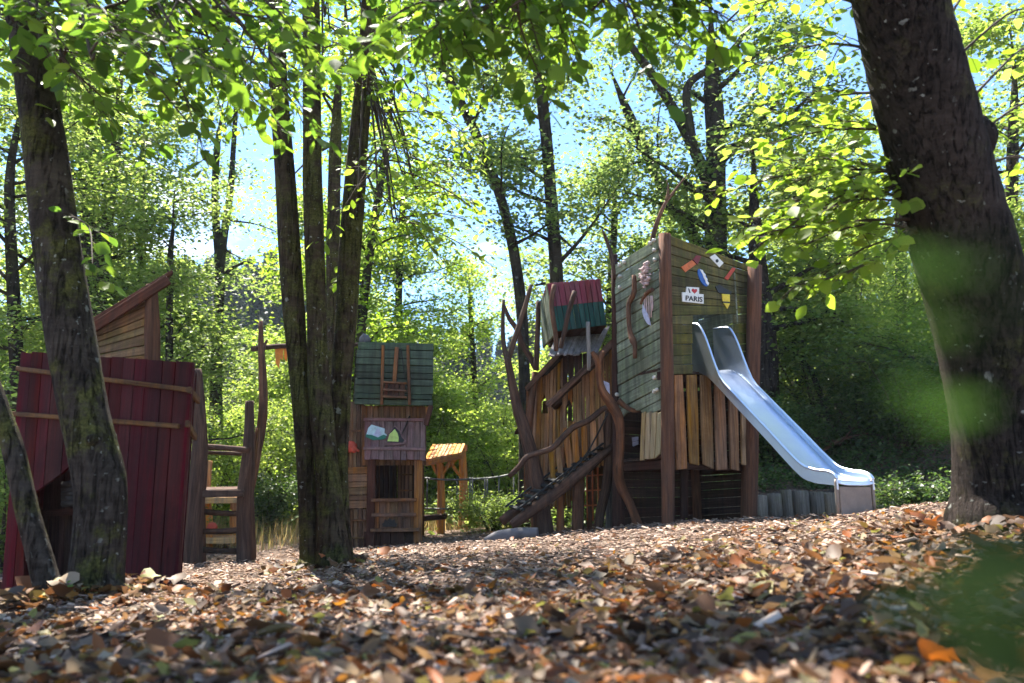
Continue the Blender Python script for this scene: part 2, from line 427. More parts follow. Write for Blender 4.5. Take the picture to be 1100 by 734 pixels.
M['darkwood'] = wood_mat('dark_board', (0.0210, 0.0105, 0.0075), (0.0750, 0.0390, 0.0270), .5)
M['brownwood'] = wood_mat('brown_boards', (0.0750, 0.0350, 0.0150), (0.3125, 0.1625, 0.0750), .5, stain=(.045, .022, .015), stain_amt=.5, worn=(.28, .22, .19), worn_amt=.4)
M['warm'] = wood_mat('warm_brown_boards', (0.1232, 0.0560, 0.0202), (0.4592, 0.2464, 0.0986), .5, stain=(.07, .033, .014), stain_amt=.4)
M['plum'] = wood_mat('plum_washed_boards', (0.0900, 0.0456, 0.0432), (0.3000, 0.1860, 0.1740), .5, stain=(.05, .024, .026), stain_amt=.5, worn=(.33, .29, .29), worn_amt=.5)
M['grey'] = wood_mat('silver_grey_wood', (.10, .09, .085), (.36, .33, .30), .5)
M['palis'] = wood_mat('mossy_grey_stakes', (.12, .095, .065), (.38, .32, .23), .5, moss=(.12, .12, .05), moss_amt=.35)
M['log'] = wood_mat('debarked_branch', (0.0540, 0.0264, 0.0144), (0.2280, 0.1260, 0.0720), .3, grain=20, stain=(.04, .022, .014), stain_amt=.5)
M['logdark'] = wood_mat('dark_rough_branch', (0.0297, 0.0175, 0.0121), (0.1350, 0.0837, 0.0567), .3, grain=20)
M['honey'] = wood_mat('honey_log', (.13, .055, .018), (.36, .17, .065), .3, grain=20, stain=(.09, .04, .018), stain_amt=.4)
M['honeydark'] = wood_mat('brown_debarked_log', (.045, .018, .008), (.24, .115, .05), .2, grain=16, stain=(.05, .024, .012), stain_amt=.7)
M['orange'] = wood_mat('fresh_orange_wood', (.34, .14, .03), (.70, .36, .10), .25, grain=22)
M['bred'] = wood_mat('pink_red_boards', (.13, .022, .035), (.26, .055, .075), .25, stain=(.11, .03, .04), stain_amt=.4)
M['bgreen'] = wood_mat('bottle_green_boards', (.010, .045, .040), (.03, .095, .085), .25)
M['shingle'] = wood_mat('silver_shingles', (.10, .095, .10), (.33, .31, .32), .6)
M['bark'] = bark_mat('smooth_mossy_bark', (.012, .009, .0075), (.066, .053, .043), moss_amt=.9, moss_lo=.48, lich_amt=.5)
M['barkd'] = bark_mat('dark_smooth_bark', (.008, .006, .005), (.042, .032, .027), moss_amt=.5, moss_lo=.55, lich_amt=.42)
M['barkm'] = bark_mat('mossy_brown_bark', (.014, .010, .0065), (.068, .049, .032), moss_amt=.85, moss_lo=.45, lich_amt=.5)
M['barkfar'] = bark_mat('grey_brown_bark', (.011, .009, .007), (.05, .04, .031), lich_amt=.4, moss_amt=.4, scale=.6)
M['twig'] = plain('twig_bark', (.045, .030, .018), .85)
M['leafnear'] = leaf_mat('canopy_leaves', [(.05, .105, .018), (.07, .135, .02), (.095, .17, .026), (.07, .14, .02), (.12, .19, .03)], .52, 2.3)
M['leaflime'] = leaf_mat('lime_leaves', [(.09, .16, .02), (.12, .20, .028), (.16, .24, .04), (.11, .18, .024), (.19, .26, .055)], .55, 2.2)
M['leafmid'] = leaf_mat('woodland_leaves', [(.085, .14, .030), (.11, .17, .038), (.15, .205, .055), (.10, .15, .034), (.18, .23, .065)], .52, 2.1)
M['leafsky'] = leaf_mat('airy_leaves', [(.085, .14, .04), (.115, .17, .05), (.15, .20, .065), (.10, .15, .045)], .52, 2.1)
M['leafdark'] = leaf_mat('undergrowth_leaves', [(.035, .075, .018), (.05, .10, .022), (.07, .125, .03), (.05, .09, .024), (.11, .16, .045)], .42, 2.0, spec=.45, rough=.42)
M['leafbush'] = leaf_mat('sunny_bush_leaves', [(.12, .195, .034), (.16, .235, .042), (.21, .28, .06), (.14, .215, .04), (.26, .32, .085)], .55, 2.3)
M['conifer'] = leaf_mat('conifer_needles', [(.016, .035, .022), (.022, .048, .028), (.032, .06, .034)], .15, 1.2)
M['leafshade'] = leaf_mat('shade_toned_near_leaves', [(.006, .013, .004), (.010, .020, .006), (.014, .028, .007)], .25, 1.6, .9, .02)  # sapling's stem and lower leaves, shade put into the dark colour
M['leafglow'] = leaf_mat('sun_toned_near_leaves', [(.03, .07, .012), (.04, .09, .014)], .45, 1.8, .9, .03)  # brighter copy for the sapling's upper leaves, sunlight put into the colour
M['straw'] = leaf_mat('dry_grass', [(.30, .22, .09), (.38, .29, .13), (.24, .19, .07), (.42, .34, .17), (.16, .18, .05)], .35, 1.3)
M['dead'] = leaf_mat('fallen_leaf', [(.04, .02, .012), (.12, .075, .05), (.055, .03, .02), (.24, .17, .12), (.08, .045, .03), (.03, .016, .01), (.06, .028, .014), (.17, .065, .025), (.10, .05, .026), (.26, .15, .08), (.30, .095, .028), (.05, .026, .016), (.20, .12, .06), (.30, .20, .11), (.13, .055, .024), (.09, .05, .03), (.40, .19, .05), (.07, .035, .02), (.36, .28, .19), (.15, .10, .06), (.22, .21, .06), (.11, .042, .02)], .3, 1.3, .55, .22, .5)
M['chip'] = leaf_mat('wood_chip', [(.18, .115, .08), (.31, .21, .155), (.09, .052, .036), (.39, .28, .215), (.23, .145, .10), (.065, .038, .026), (.34, .235, .18), (.45, .35, .28), (.14, .084, .055)], .0, 1, .8, .15, .5)
M['steel'] = None
def steel():
    t = NT('brushed_steel'); uv = t.n('TexCoord').outputs['UV']; pos = t.n('NewGeometry').outputs['Position']
    n = t.noise(t.mapping(uv, (1.0, 60, 1)), 2.0, 5, .6)
    s = t.noise(pos, 5, 6, .7, .6)
    col = t.mix(t.maprange(s, .45, .7, 0, .35), (.66, .73, .84), (.52, .57, .66))
    t.pbr(col, t.math('ADD', t.maprange(s, .3, .7, .26, .40), t.math('MULTIPLY', n, .08)), 1.0, .5, bump=n, bstr=.06, bdist=.002)
    return t.m
M['steel'] = steel()
M['steeldull'] = plain('dull_steel', (.24, .19, .155), .55, .35, .4, .2, 6)
M['rubber'] = plain('black_rubber', (.012, .012, .012), .7)
M['white'] = plain('white_paint', (.72, .70, .64), .6, nz=.12)
M['black'] = plain('black_paint', (.012, .012, .013), .5)
M['heart'] = plain('heart_red', (.42, .02, .02), .5)
M['sred'] = plain('signal_red', (.45, .06, .03), .6)
M['sorange'] = plain('orange_paint', (.55, .13, .03), .6)
M['blue'] = plain('blue_paint', (.02, .10, .35), .5)
M['yellow'] = plain('yellow_paint', (.72, .52, .03), .5)
M['dred'] = plain('dark_red_paint', (.17, .02, .022), .6)
M['palegreen'] = plain('pale_blue_glass', (.42, .55, .58), .2, spec=.6)
M['teal'] = plain('teal_paint', (.02, .14, .09), .5)
M['limepaint'] = plain('lime_paint', (.48, .62, .16), .5)
M['pink'] = plain('pale_pink_shell', (.48, .34, .33), .6)
M['lilac'] = plain('pale_lilac_fabric', (.42, .42, .55), .7)
M['bolt'] = plain('bolt_cap', (.50, .48, .44), .5)
M['pennant'] = plain('orange_cloth', (.60, .22, .04), .8)
M['wire'] = plain('galvanised_wire', (.16, .16, .15), .6, .6)
M['stone'] = plain('grey_stone', (.13, .12, .125), .9, nz=.35, scale=6)
M['rope'] = plain('dark_rope', (.02, .018, .016), .9)
def ground_mat():
    t = NT('leaf_litter_soil'); p = t.n('NewGeometry').outputs['Position']
    a = t.noise(p, 9, 9, .75, .3); b = t.noise(p, 45, 5, .7); c = t.noise(p, .6, 4)
    col = t.ramp(a, [(.3, (.030, .020, .015)), (.5, (.095, .062, .045)), (.7, (.22, .155, .12))])
    col = t.mix(t.maprange(b, .45, .65, 0, .6), col, (.26, .20, .165))
    v = t.n('TexVoronoi', {'Vector': p, 'Scale': 28.0}); r = t.n('SeparateColor', {0: v.outputs['Color']})
    leafc = t.ramp(r.outputs[1], [(.1, (.20, .08, .03)), (.4, (.09, .045, .025)), (.7, (.30, .20, .13)), (.95, (.36, .15, .04))])
    col = t.mix(t.math('MULTIPLY', t.math('GREATER_THAN', r.outputs[0], .55), t.maprange(v.outputs['Distance'], .3, .45, .8, 0)), col, leafc)
    col = t.mix(t.maprange(c, .45, .7, 0, .4), col, (.07, .05, .032))
    t.pbr(col, .9, spec=.2, bump=t.math('ADD', a, b), bstr=.8, bdist=.03); return t.m
M['ground'] = ground_mat()
# ================================================================== SLIDE TOWER
def foot(p, dz=.05):   # a point on or a little under the ground below p
    return V((p.x, p.y, gz(p.x, p.y) - dz))
def circle(pl, px, py, rx, ry=None, n=12, rot=0, off=0):
    ry = ry or rx
    return pl.hits([(px + rx * math.cos(a) * math.cos(rot) - ry * math.sin(a) * math.sin(rot), py + rx * math.cos(a) * math.sin(rot) + ry * math.sin(a) * math.cos(rot)) for a in [2 * math.pi * k / n for k in range(n)]], off)
A0 = P(718, 562, 10.0); B0 = P(805, 556, 10.85); C0 = P(665, 566, 10.9)
D0 = B0 + (C0 - A0)
tw = thing('slide_tower', 'tall crooked play tower of green planks with painted shapes above a shiny slide', 'play tower', foot(A0, 0))
def post(name, pts, rad, mat, parent, seg=12, noise=.06, sub=4, bury=True, sd=None):
    if bury: pts = [foot(pts[0], .12)] + list(pts)
    rad = list(rad) if isinstance(rad, (list, tuple)) else [rad] * (len(pts) - (1 if bury else 0))
    if bury: rad = [rad[0] * 1.02] + rad
    m = MB(); m.tube(pts, rad, seg, sub, noise, seed=sd); return m.build(name, mat, parent, merge=False)
AT = P(714, 252, 9.98); BT = P(811, 286, 10.85); CT = P(660, 274, 10.9); DT = V((D0.x, D0.y, 3.72))
post('corner_post', [A0 + V((0, 0, .1)), P(717, 430, 10), AT], .085, M['post'], tw, seg=10, noise=.04, sd=1)
post('corner_post', [B0 + V((0, 0, .1)), P(808, 420, 10.85), BT], [.11, .105, .10], M['post'], tw, seg=10, noise=.05, sd=2)
post('corner_post', [C0 + V((0, 0, .1)), P(662, 420, 10.9), CT], [.09, .06, .045], M['darkwood'], tw, noise=.06, sd=3)
post('corner_post', [D0, DT], [.1, .09], M['post'], tw, noise=.05, sd=4)
FP = Plane(A0, B0); LP = Plane(C0, A0)
# front wall: boards above the slide mouth, a cheek either side of it
m = MB(); t = -FP.n * .035
m.planks(FP.hits([(720, 253), (806, 286), (804.5, 337), (720.5, 339)]), 8, 'h', t, gap=.010, ends=.0)
m.planks(FP.hits([(720.5, 339), (744, 338.6), (744, 402), (721, 403)]), 6, 'h', t, gap=.010)
m.planks(FP.hits([(789, 337.6), (804.5, 337), (803.5, 402), (789, 402.4)]), 6, 'h', t, gap=.010)
fw_ = m.build('front_wall', M['olive'], tw, bevel=.004)
# left wall, boards running uphill to the front post
m = MB(); t = -LP.n * .035
m.planks(LP.hits([(661, 284), (709.5, 254), (712.5, 440), (659, 468)]), 16, 'h', t, gap=.013, jit=.008)
lw = m.build('side_wall', M['greygreen'], tw, bevel=.004)
c = MB(); c.prism(LP.hits([(650, 480), (650, 452), (663, 449), (668, 444), (676, 440.5), (684, 441), (689, 446.5), (700, 442), (716, 436.5), (716, 480)], .05), -LP.n * .3); cut(lw, c)
# back and far walls (the inside shows through the slide mouth)
Z = V((0, 0, 1))
def lift(p, z): return V((p.x, p.y, z))
zf1, zf2 = 1.02, 2.14
m = MB(); m.planks([lift(C0, 3.72), lift(D0, 3.7), lift(D0, zf2), lift(C0, zf2)], 8, 'h', (D0 - B0).normalized() * .03, gap=.012)
m.build('back_wall', M['greygreen'], tw)
m = MB(); m.planks([lift(B0, 3.68), lift(D0, 3.7), lift(D0, zf2), lift(B0, zf2)], 8, 'h', FP.u * -.03, gap=.012)
m.build('side_wall', M['greygreen'], tw)
ins = (FP.u * .02)
for zf, mt in ((zf2, M['darkwood']), (zf1, M['darkwood'])):
    m = MB(); m.planks([lift(C0, zf) , lift(D0, zf), lift(B0, zf), lift(A0, zf)], 9, 'h', V((0, 0, -.035)), gap=.006)
    m.build('platform', mt, tw)
for zf in (zf1 - .04, zf2 - .04):
    for a_, b_, o_ in ((A0, B0, -FP.n * .075), (C0, A0, -LP.n * .085)):
        m = MB(); m.bar(lift(a_, zf - .06) + o_, lift(b_, zf - .06) + o_, .07, .11); m.build('beam', M['darkwood'], tw, bevel=.006)
# dark den under the platform
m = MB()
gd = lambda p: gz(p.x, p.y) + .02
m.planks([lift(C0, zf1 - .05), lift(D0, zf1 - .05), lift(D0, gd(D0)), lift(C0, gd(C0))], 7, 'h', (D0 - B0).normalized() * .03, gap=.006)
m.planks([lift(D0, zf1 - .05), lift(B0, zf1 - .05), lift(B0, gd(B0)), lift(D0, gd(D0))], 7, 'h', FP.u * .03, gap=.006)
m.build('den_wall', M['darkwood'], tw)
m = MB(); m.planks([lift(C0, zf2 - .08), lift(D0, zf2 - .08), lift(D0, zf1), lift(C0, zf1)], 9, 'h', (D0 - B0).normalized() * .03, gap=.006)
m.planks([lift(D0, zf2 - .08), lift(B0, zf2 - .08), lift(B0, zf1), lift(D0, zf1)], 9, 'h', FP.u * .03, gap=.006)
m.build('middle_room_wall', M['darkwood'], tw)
m = MB(); q = (A0 + D0) / 2; m.bar(V((q.x, q.y, gz(q.x, q.y) - .05)), V((q.x + .03, q.y, zf1 - .05)), .09, .09); m.build('den_post', M['darkwood'], tw)
# skirts
m = MB(); t = -FP.n * .03
for x0, x1, xb0, xb1, yb0, yb1 in ((724.5, 733.5, 727.5, 738.5, 505, 503.5), (738.5, 748.5, 742, 751.5, 498, 500), (753, 763.5, 756, 767, 499, 504), (768.5, 777.5, 770.5, 781.5, 505, 504.5), (783.5, 791, 785.5, 794.5, 504, 506), (797.5, 801.5, 797.5, 802, 499, 500)):
    m.prism(FP.hits([(x0, 403), (x1, 402.5), ((x1 + xb1) / 2 + .8, 455), (xb1, yb1), (xb0, yb0), ((x0 + xb0) / 2 - .6, 452)], .05), -FP.n * .032, -Z)
m.build('front_skirt', M['skirt'], tw, bevel=.005)
m = MB()
for x0, x1, xb0, xb1, yb0, yb1 in ((689, 693, 687, 691, 495, 494.5), (694, 699, 692, 697, 493, 493.5), (700, 705, 697.5, 702.5, 493.5, 492.5), (706, 711, 703.5, 709, 492, 487), (711.5, 713, 710, 713, 482, 481)):
    m.prism(LP.hits([(x0, 444), (x1, 442), (xb1, yb1), (xb0, yb0)], .03), -LP.n * .028, -Z)
m.build('side_skirt', M['skirtpale'], tw, bevel=.004)
# bolts
for x, y in ((666.5, 285), (671.5, 282), (667, 297), (667, 309), (699.5, 261.5), (703.5, 258.5), (704, 269), (704.5, 279.5), (704, 406), (704, 421), (707, 419), (664, 424)):
    p = LP.hit(x, y); m = MB(); m.tube([p - LP.n * .002, p + LP.n * .035, p + LP.n * .045], [.026, .026, .015], 8, 1); m.build('bolt', M['bolt'], lw)
# crooked climbing branch on the side wall
m = MB(); m.tube(LP.hits([(681, 296), (681.5, 311), (679.5, 319), (675.5, 327), (675.5, 345), (677, 358), (680, 366), (682, 371), (682, 385)], .07), [.03, .036, .04, .036, .034, .036, .05, .034, .028], 8, 3, .08)
m.build('climbing_branch', M['log'], lw)
# shell ornament: ruffled rosette, curved stick, hanging strands and a pale fish
m = MB()
for k in range(26):
    a = k * 2.4; rr_ = .5 * (k / 26) ** .5
    q = LP.hit(692 + rr_ * 10 * math.cos(a) + k * .07, 295 + rr_ * 26 * math.sin(a), .03 + .03 * (1 - rr_))
    for j_ in range(3): m.ball(q + V((random.uniform(-.03, .03), 0, random.uniform(-.03, .03))), random.uniform(.012, .026), 5, 3, (1.4, .7, random.uniform(.5, 1.2)))
m.build('rosette_ornament', M['pink'], lw)
m = MB(); m.tube(LP.hits([(701, 311), (695, 315), (690.5, 321), (688, 327)], .05), [.03, .028, .022, .016], 7, 3, .06); m.build('curved_stick', M['log'], lw)
m = MB()
for x0, x1, ye in ((692, 693, 340), (694, 695.5, 345), (696.5, 697.5, 348), (699, 699.5, 341), (700.5, 700.5, 334)):
    m.tube(LP.hits([(x0, 318), (x0 + .6, 328), (x1, ye)], .03), [.012, .011, .008], 5, 3, .1)
m.build('hanging_strand', M['pink'], lw)
m = MB(); m.prism(LP.hits([(690, 327), (692, 331), (695, 337), (697, 343), (698.5, 350), (695, 348), (691.5, 342), (689.5, 335)], .045), -LP.n * .02); m.build('fish_ornament', M['lilac'], lw, bevel=.004)
# shapes screwed to the front wall
def plate(name, pts, mat, off=.012, th=.014, label=None):
    m = MB(); m.prism(FP.hits(pts, off), -FP.n * (th), None); o = m.build(name, mat, fw_, bevel=.0015)
    if label: o['label'] = label
    return o
plate('brick_shape', [(732, 287), (743.5, 279.5), (748, 284), (736.5, 292.5)], M['sorange'], .014, label='orange brick-like painted shape')
plate('brick_cap', [(744.5, 279), (748, 274.5), (753.5, 275), (749.5, 284.5)], M['dred'], .014)
ev = plate('envelope_shape', [(762.5, 276.3), (768, 273), (777.5, 282.5), (773, 287.2)], M['white'], .012, label='white envelope-like board with a dark dot')
plate('dot', [(770.5 + 1.6 * math.cos(a), 280.3 + 1.9 * math.sin(a)) for a in [k * math.pi / 6 for k in range(12)]], M['black'], .018, .006)
plate('oval_shape', [(755.3 + 4.4 * math.cos(a) * .92 - 9.8 * math.sin(a) * -.40, 298.3 + 4.4 * math.cos(a) * .40 * -.2 + 9.6 * math.sin(a) * .99) for a in [k * math.pi / 9 for k in range(18)]], M['blue'], .012, label='blue oval board with a white wave')
plate('wave_stripe', [(752, 289.5), (755, 290.2), (756, 293), (758, 294.5), (758, 297.5), (760, 299.5), (760, 302), (762, 304.2), (761, 306.8), (758.8, 304.6), (757.6, 301), (756, 298.4), (755, 295)], M['white'], .018, .006)
plate('stick_shape', [(778.5, 299), (787, 287.5), (790.5, 288.5), (782, 301)], M['sred'], .012)
plate('pencil_cap', [(768.5, 308), (773, 306), (778, 309.5), (786.5, 313.5), (785, 317), (778, 315.5), (772, 314.5)], M['black'], .012)
plate('pencil_shape', [(775.8, 315.8), (784, 316.3), (784.2, 324.3), (776.6, 323.6)], M['yellow'], .014, label='yellow pencil-like board')
plate('pencil_band', [(776.6, 323.7), (784.2, 324.4), (784.2, 326), (776.9, 325.4)], M['black'], .013)
plate('pencil_tip', [(777.3, 325.5), (784.2, 326.1), (781.6, 332)], M['yellow'], .014)
plate('sign_board', [(733, 314), (737.2, 314.2), (737.8, 308.2), (751.2, 309), (751, 315.8), (756, 316.2), (756, 326.3), (733.2, 324)], M['white'], .012, .016, label='white sign board with dark lettering and a red heart')
plate('heart', [(746.3, 315.6), (743.4, 312.6), (743.2, 310.9), (744.3, 310), (745.5, 310.3), (746.3, 311.3), (747.3, 310.5), (748.5, 310.6), (749.1, 312), (748.7, 313.3)], M['heart'], .018, .006)
def lettering(body, x0, y0, x1, y1, mat, pl, off, parent, shear=0):
    """Text as thin raised letters filling the pixel box x0..x1, y0..y1 of a plane."""
    cu = bpy.data.curves.new('lettering', 'FONT'); cu.body = body; cu.extrude = .0; cu.shear = shear; cu.offset = .012
    o = bpy.data.objects.new('lettering', cu); COL.objects.link(o); bpy.context.view_layer.update()
    me = bpy.data.meshes.new_from_object(o.evaluated_get(bpy.context.evaluated_depsgraph_get())); bpy.data.objects.remove(o)
    co = np.array([v.co[:] for v in me.vertices]); lo, hi = co.min(0), co.max(0)
    for v in me.vertices:
        u = (v.co.x - lo[0]) / (hi[0] - lo[0]); w = (v.co.y - lo[1]) / max(hi[1] - lo[1], 1e-6)
        xx = x0 + u * (x1 - x0); yb = y1 + (xx - x0) * .10; yt = y0 + (xx - x0) * .10
        v.co = pl.hit(xx, yb + (yt - yb) * w, off)
    me.materials.clear(); me.materials.append(mat)
    o = bpy.data.objects.new('lettering', me); COL.objects.link(o); o.parent = parent; o.matrix_parent_inverse = parent.matrix_world.inverted()
    md = o.modifiers.new('thick', 'SOLIDIFY'); md.thickness = .004; md.offset = 0
lettering('I', 739.3, 310.0, 741.8, 314.6, M['black'], FP, .0165, fw_, -.25)
lettering('PARIS', 736.6, 317.4, 754.6, 322.9, M['black'], FP, .0165, fw_)
# dead branches rising from the tower's corners
m = MB(); m.tube([P(698, 285, 11.2), P(702, 252, 11.2), P(713, 222, 11.2), P(724, 206, 11.2), P(738, 188, 11.2)], [.045, .04, .028, .018, .008], 8, 4, .1)
m.tube([P(716, 217, 11.2), P(718, 203, 11.2), P(716, 193, 11.2)], [.03, .018, .008], 6, 3)
m.build('antler_branch', M['log'], tw)
m = MB(); m.tube([P(661, 300, 10.85), P(657, 275, 10.85), P(651, 257, 10.85), P(647, 247, 10.85)], [.036, .032, .024, .012], 7, 3, .08); m.build('antler_branch', M['logdark'], tw)
# pale cloth inside the low doorway
m = MB(); m.planks(LP.hits([(680, 470), (686, 469), (686, 478), (681, 480)], -.3), 2, 'h', LP.n * .02); m.build('white_panel', M['lilac'], tw)

# ================================================================== SLIDE
E0 = FP.hit(766.5, 398); sdir = V((.475, -.88, 0)).normalized(); wdir = V((.88, .475, 0)).normalized()
endc = P(917.5, 517, 8.55)
sdir = V((endc.x - E0.x, endc.y - E0.y, 0)); Ls = sdir.length; sdir.normalize(); wdir = V((-sdir.y, sdir.x, 0))
if wdir.x < 0: wdir = -wdir
sl = thing('metal_slide', 'shiny stainless steel slide running down from the green plank tower to the leaves', 'slide', V((endc.x, endc.y, gz(endc.x, endc.y))))
ze = E0.z; zb = endc.z
prof = [(-.28, ze + .02), (-.05, ze + .0), (.12, ze - .05)]
tA, zA = .30, ze - .17
tB, zB = Ls - .52, zb + .13
prof += [(tA, zA), (tA + (tB - tA) * .33, zA + (zB - zA) * .33), (tA + (tB - tA) * .66, zA + (zB - zA) * .66), (tB, zB), (Ls - .32, zb + .035), (Ls - .12, zb + .005), (Ls - .02, zb - .008), (Ls + .02, zb - .05)]
pr = crom([(a, 0, b) for a, b in prof], 6)
HW = .25
def at_s(tt, ww, z): return V((E0.x, E0.y, 0)) + sdir * tt + wdir * ww + V((0, 0, z))
# bed
m = MB(); b0 = 0; NS = 12
for i, p in enumerate(pr):
    for k in range(NS + 1):
        w_ = -HW + 2 * HW * k / NS
        m.v.append(at_s(p.x, w_, p.z + .02 * (abs(w_) / HW) ** 4))
L = 0
for i in range(len(pr) - 1):
    dl = (pr[i + 1] - pr[i]).length
    for k in range(NS):
        a = i * (NS + 1) + k
        m.face([a, a + 1, a + NS + 2, a + NS + 1], [(k * .05, L), (k * .05 + .05, L), (k * .05 + .05, L + dl), (k * .05, L + dl)], True)
    L += dl
bed = m.build('slide_bed', M['steel'], sl)
s_ = bed.modifiers.new('thick', 'SOLIDIFY'); s_.thickness = .012; s_.offset = -1
def seam(tt): return None
# cheeks: tall at the mouth, sweeping down to a low rim
def rim_h(tt):
    hi = .62; lo = .10
    f = sstep(.02, .50, tt)
    return float(hi * (1 - f) + lo * f)
for sg in (-1, 1):
    m = MB(); top = []; bot = []
    for p in pr:
        h_ = rim_h(p.x)
        if p.x > Ls - .12: h_ = .10 - .03 * float(sstep(Ls - .12, Ls + .03, p.x))
        top.append((p.x, p.z + h_)); bot.append((p.x, p.z - .04))
    bb = len(m.v); th = wdir * (.022 * sg)
    for (a, b), (c_, d) in zip(top, bot):
        q = wdir * 0
        m.v += [at_s(a, sg * HW, b), at_s(a, sg * (HW + .022), b), at_s(c_, sg * (HW + .022), d), at_s(c_, sg * HW, d)]
    n_ = len(top); l = 0
    for i in range(n_ - 1):
        dl = (pr[i + 1] - pr[i]).length
        for k in range(4):
            k2 = (k + 1) % 4; a = i * 4
            m.face([a + k, a + k2, a + 4 + k2, a + 4 + k], [(k * .1, l), (k * .1 + .1, l), (k * .1 + .1, l + dl), (k * .1, l + dl)], k in (1, 3) and False)
        l += dl
    m.face([0, 3, 2, 1], [(0, 0)] * 4); e = (n_ - 1) * 4; m.face([e, e + 1, e + 2, e + 3], [(0, 0)] * 4)
    m.build('side_cheek', M['steel'], sl)
    m = MB(); m.tube([at_s(a, sg * (HW + .011), b) for a, b in top], .019, 8, 1); m.build('hand_rim', M['steel'], sl)
# foot box under the run-out
m = MB()
g0 = gz(endc.x, endc.y) - .08
zt = zb - .055
c0, c1 = at_s(Ls + .012, -HW + .02, 0), at_s(Ls + .012, HW - .02, 0); d0, d1 = at_s(Ls - .3, -HW + .02, 0), at_s(Ls - .3, HW - .02, 0)
m.prism([lift(c0, zt), lift(c1, zt), lift(c1, g0), lift(c0, g0)], -sdir * .04, Z)
m.build('foot_panel', M['steeldull'], sl, bevel=.008)
for sg in (-1, 1):
    m = MB(); q = at_s(Ls + .0, sg * (HW + .011), 0)
    m.tube([lift(q, g0), lift(q, zt + .03), lift(q, zt + .07)], [.019, .019, .016], 10, 2); m.build('foot_post', M['steeldull'], sl)

# ================================================================== LEANING TOWER HOUSE (middle)
lh = thing('leaning_playhouse', 'crooked wooden playhouse with a red and green box on top and a climbing ramp', 'playhouse', foot(P(622, 572, 11.4), 0))
WL = Plane(P(566, 560, 12.0), P(606, 560, 11.7)); WR = Plane(P(600, 560, 11.35), P(662, 560, 11.25))
# rear box tower core so that it has real depth
m = MB(); t = -WL.n * .03
m.planks(WL.hits([(569, 418), (607, 384), (606, 541), (564, 546)]), 9, 'v', t, gap=.010, ends=.03)
w1 = m.build('wall', M['warm'], lh, bevel=.004)
c = MB()
c.prism(WL.hits([(579, 444), (580, 432), (583, 423), (586, 431), (587, 444)], .05), -WL.n * .2); 
c.prism(WL.hits([(597, 434), (598, 422), (601, 414), (603, 424), (604, 434)], .05), -WL.n * .2); cut(w1, c)
m = MB(); t = -WR.n * .03
m.planks(WR.hits([(604, 428), (658, 375), (660, 500), (604, 500)]), 11, 'v', t, gap=.010, ends=.03)
w2 = m.build('wall', M['warm'], lh, bevel=.004)
c = MB()
c.prism(WR.hits([(607, 452), (607.5, 438), (611, 428), (615, 438), (616, 452)], .05), -WR.n * .2); cut(w2, c)
# back walls and side returns, dark inside
m = MB(); bk = V((.25, 1.3, 0))
q = [WL.hit(568, 420), WL.hit(606, 386), WL.hit(606, 545), WL.hit(565, 548)]
m.planks([q[1] + bk + V((.9, 0, 0)), q[0] + bk, q[3] + bk, q[2] + bk + V((.9, 0, 0))], 14, 'v', V((0, .03, 0)), gap=.02)
m.planks([q[0] + bk, q[0], q[3], q[3] + bk], 8, 'v', V((-.03, 0, 0)), gap=.012)
m.build('back_wall', M['brownwood'], lh)
m = MB(); m.planks([V((q[3].x, q[3].y + .06, 1.05)), V((q[3].x + 1.5, q[3].y + .06, 1.05)), V((q[3].x + 1.5, q[3].y + 1.3, 1.05)), V((q[3].x, q[3].y + 1.3, 1.05))], 6, 'h', V((0, 0, -.04)))
m.build('floor', M['darkwood'], lh)
# roofs: two steep lean-to roofs of grey boards with a red brown edge board
def roof_strip(pxa, pxb, da, db, depth, th, mat, name, n=6, over=.0):
    a = P(*pxa, da); b = P(*pxb, db); back = V((.2, 1, 0)).normalized() * depth
    nrm = (b - a).cross(back).normalized()
    if nrm.z < 0: nrm = -nrm
    m = MB(); m.planks([a, b, b + back, a + back], n, 'h', nrm * th, gap=.006, jit=.008, ends=.03)
    return m.build(name, mat, lh, bevel=.003)
roof_strip((566, 417), (608, 371), 11.75, 11.45, 1.5, .04, M['logdark'], 'roof', 7)
roof_strip((589, 435), (663, 363), 11.05, 10.95, 1.2, .04, M['logdark'], 'roof', 6)
for (a, b, da, db) in (((565.5, 419.5), (608, 373.5), 11.72, 11.42), ((588.5, 437), (663, 365.5), 11.02, 10.93)):
    m = MB(); m.bar(P(*a, da), P(*b, db), .03, .05, side=(0, 1, 0)); m.build('fascia_board', M['logdark'], lh, bevel=.005)
# small silver shingle skirt under the box
m = MB(); pa, pb = P(588, 384, 11.2), P(643, 378, 11.2); pc, pd = P(600, 355, 11.75), P(655, 352, 11.75)
m.planks([pc, pd, pb, pa], 15, 'v', V((0, -.012, .02)), gap=.006, jit=.012, ends=.04)
m.build('shingle_skirt', M['shingle'], lh)
m = MB(); m.planks(WR.hits([(604, 381), (640, 379), (640, 425), (604, 428)], -.25), 5, 'v', WR.n * -.03, gap=.01); m.build('neck_wall', M['darkwood'], lh)
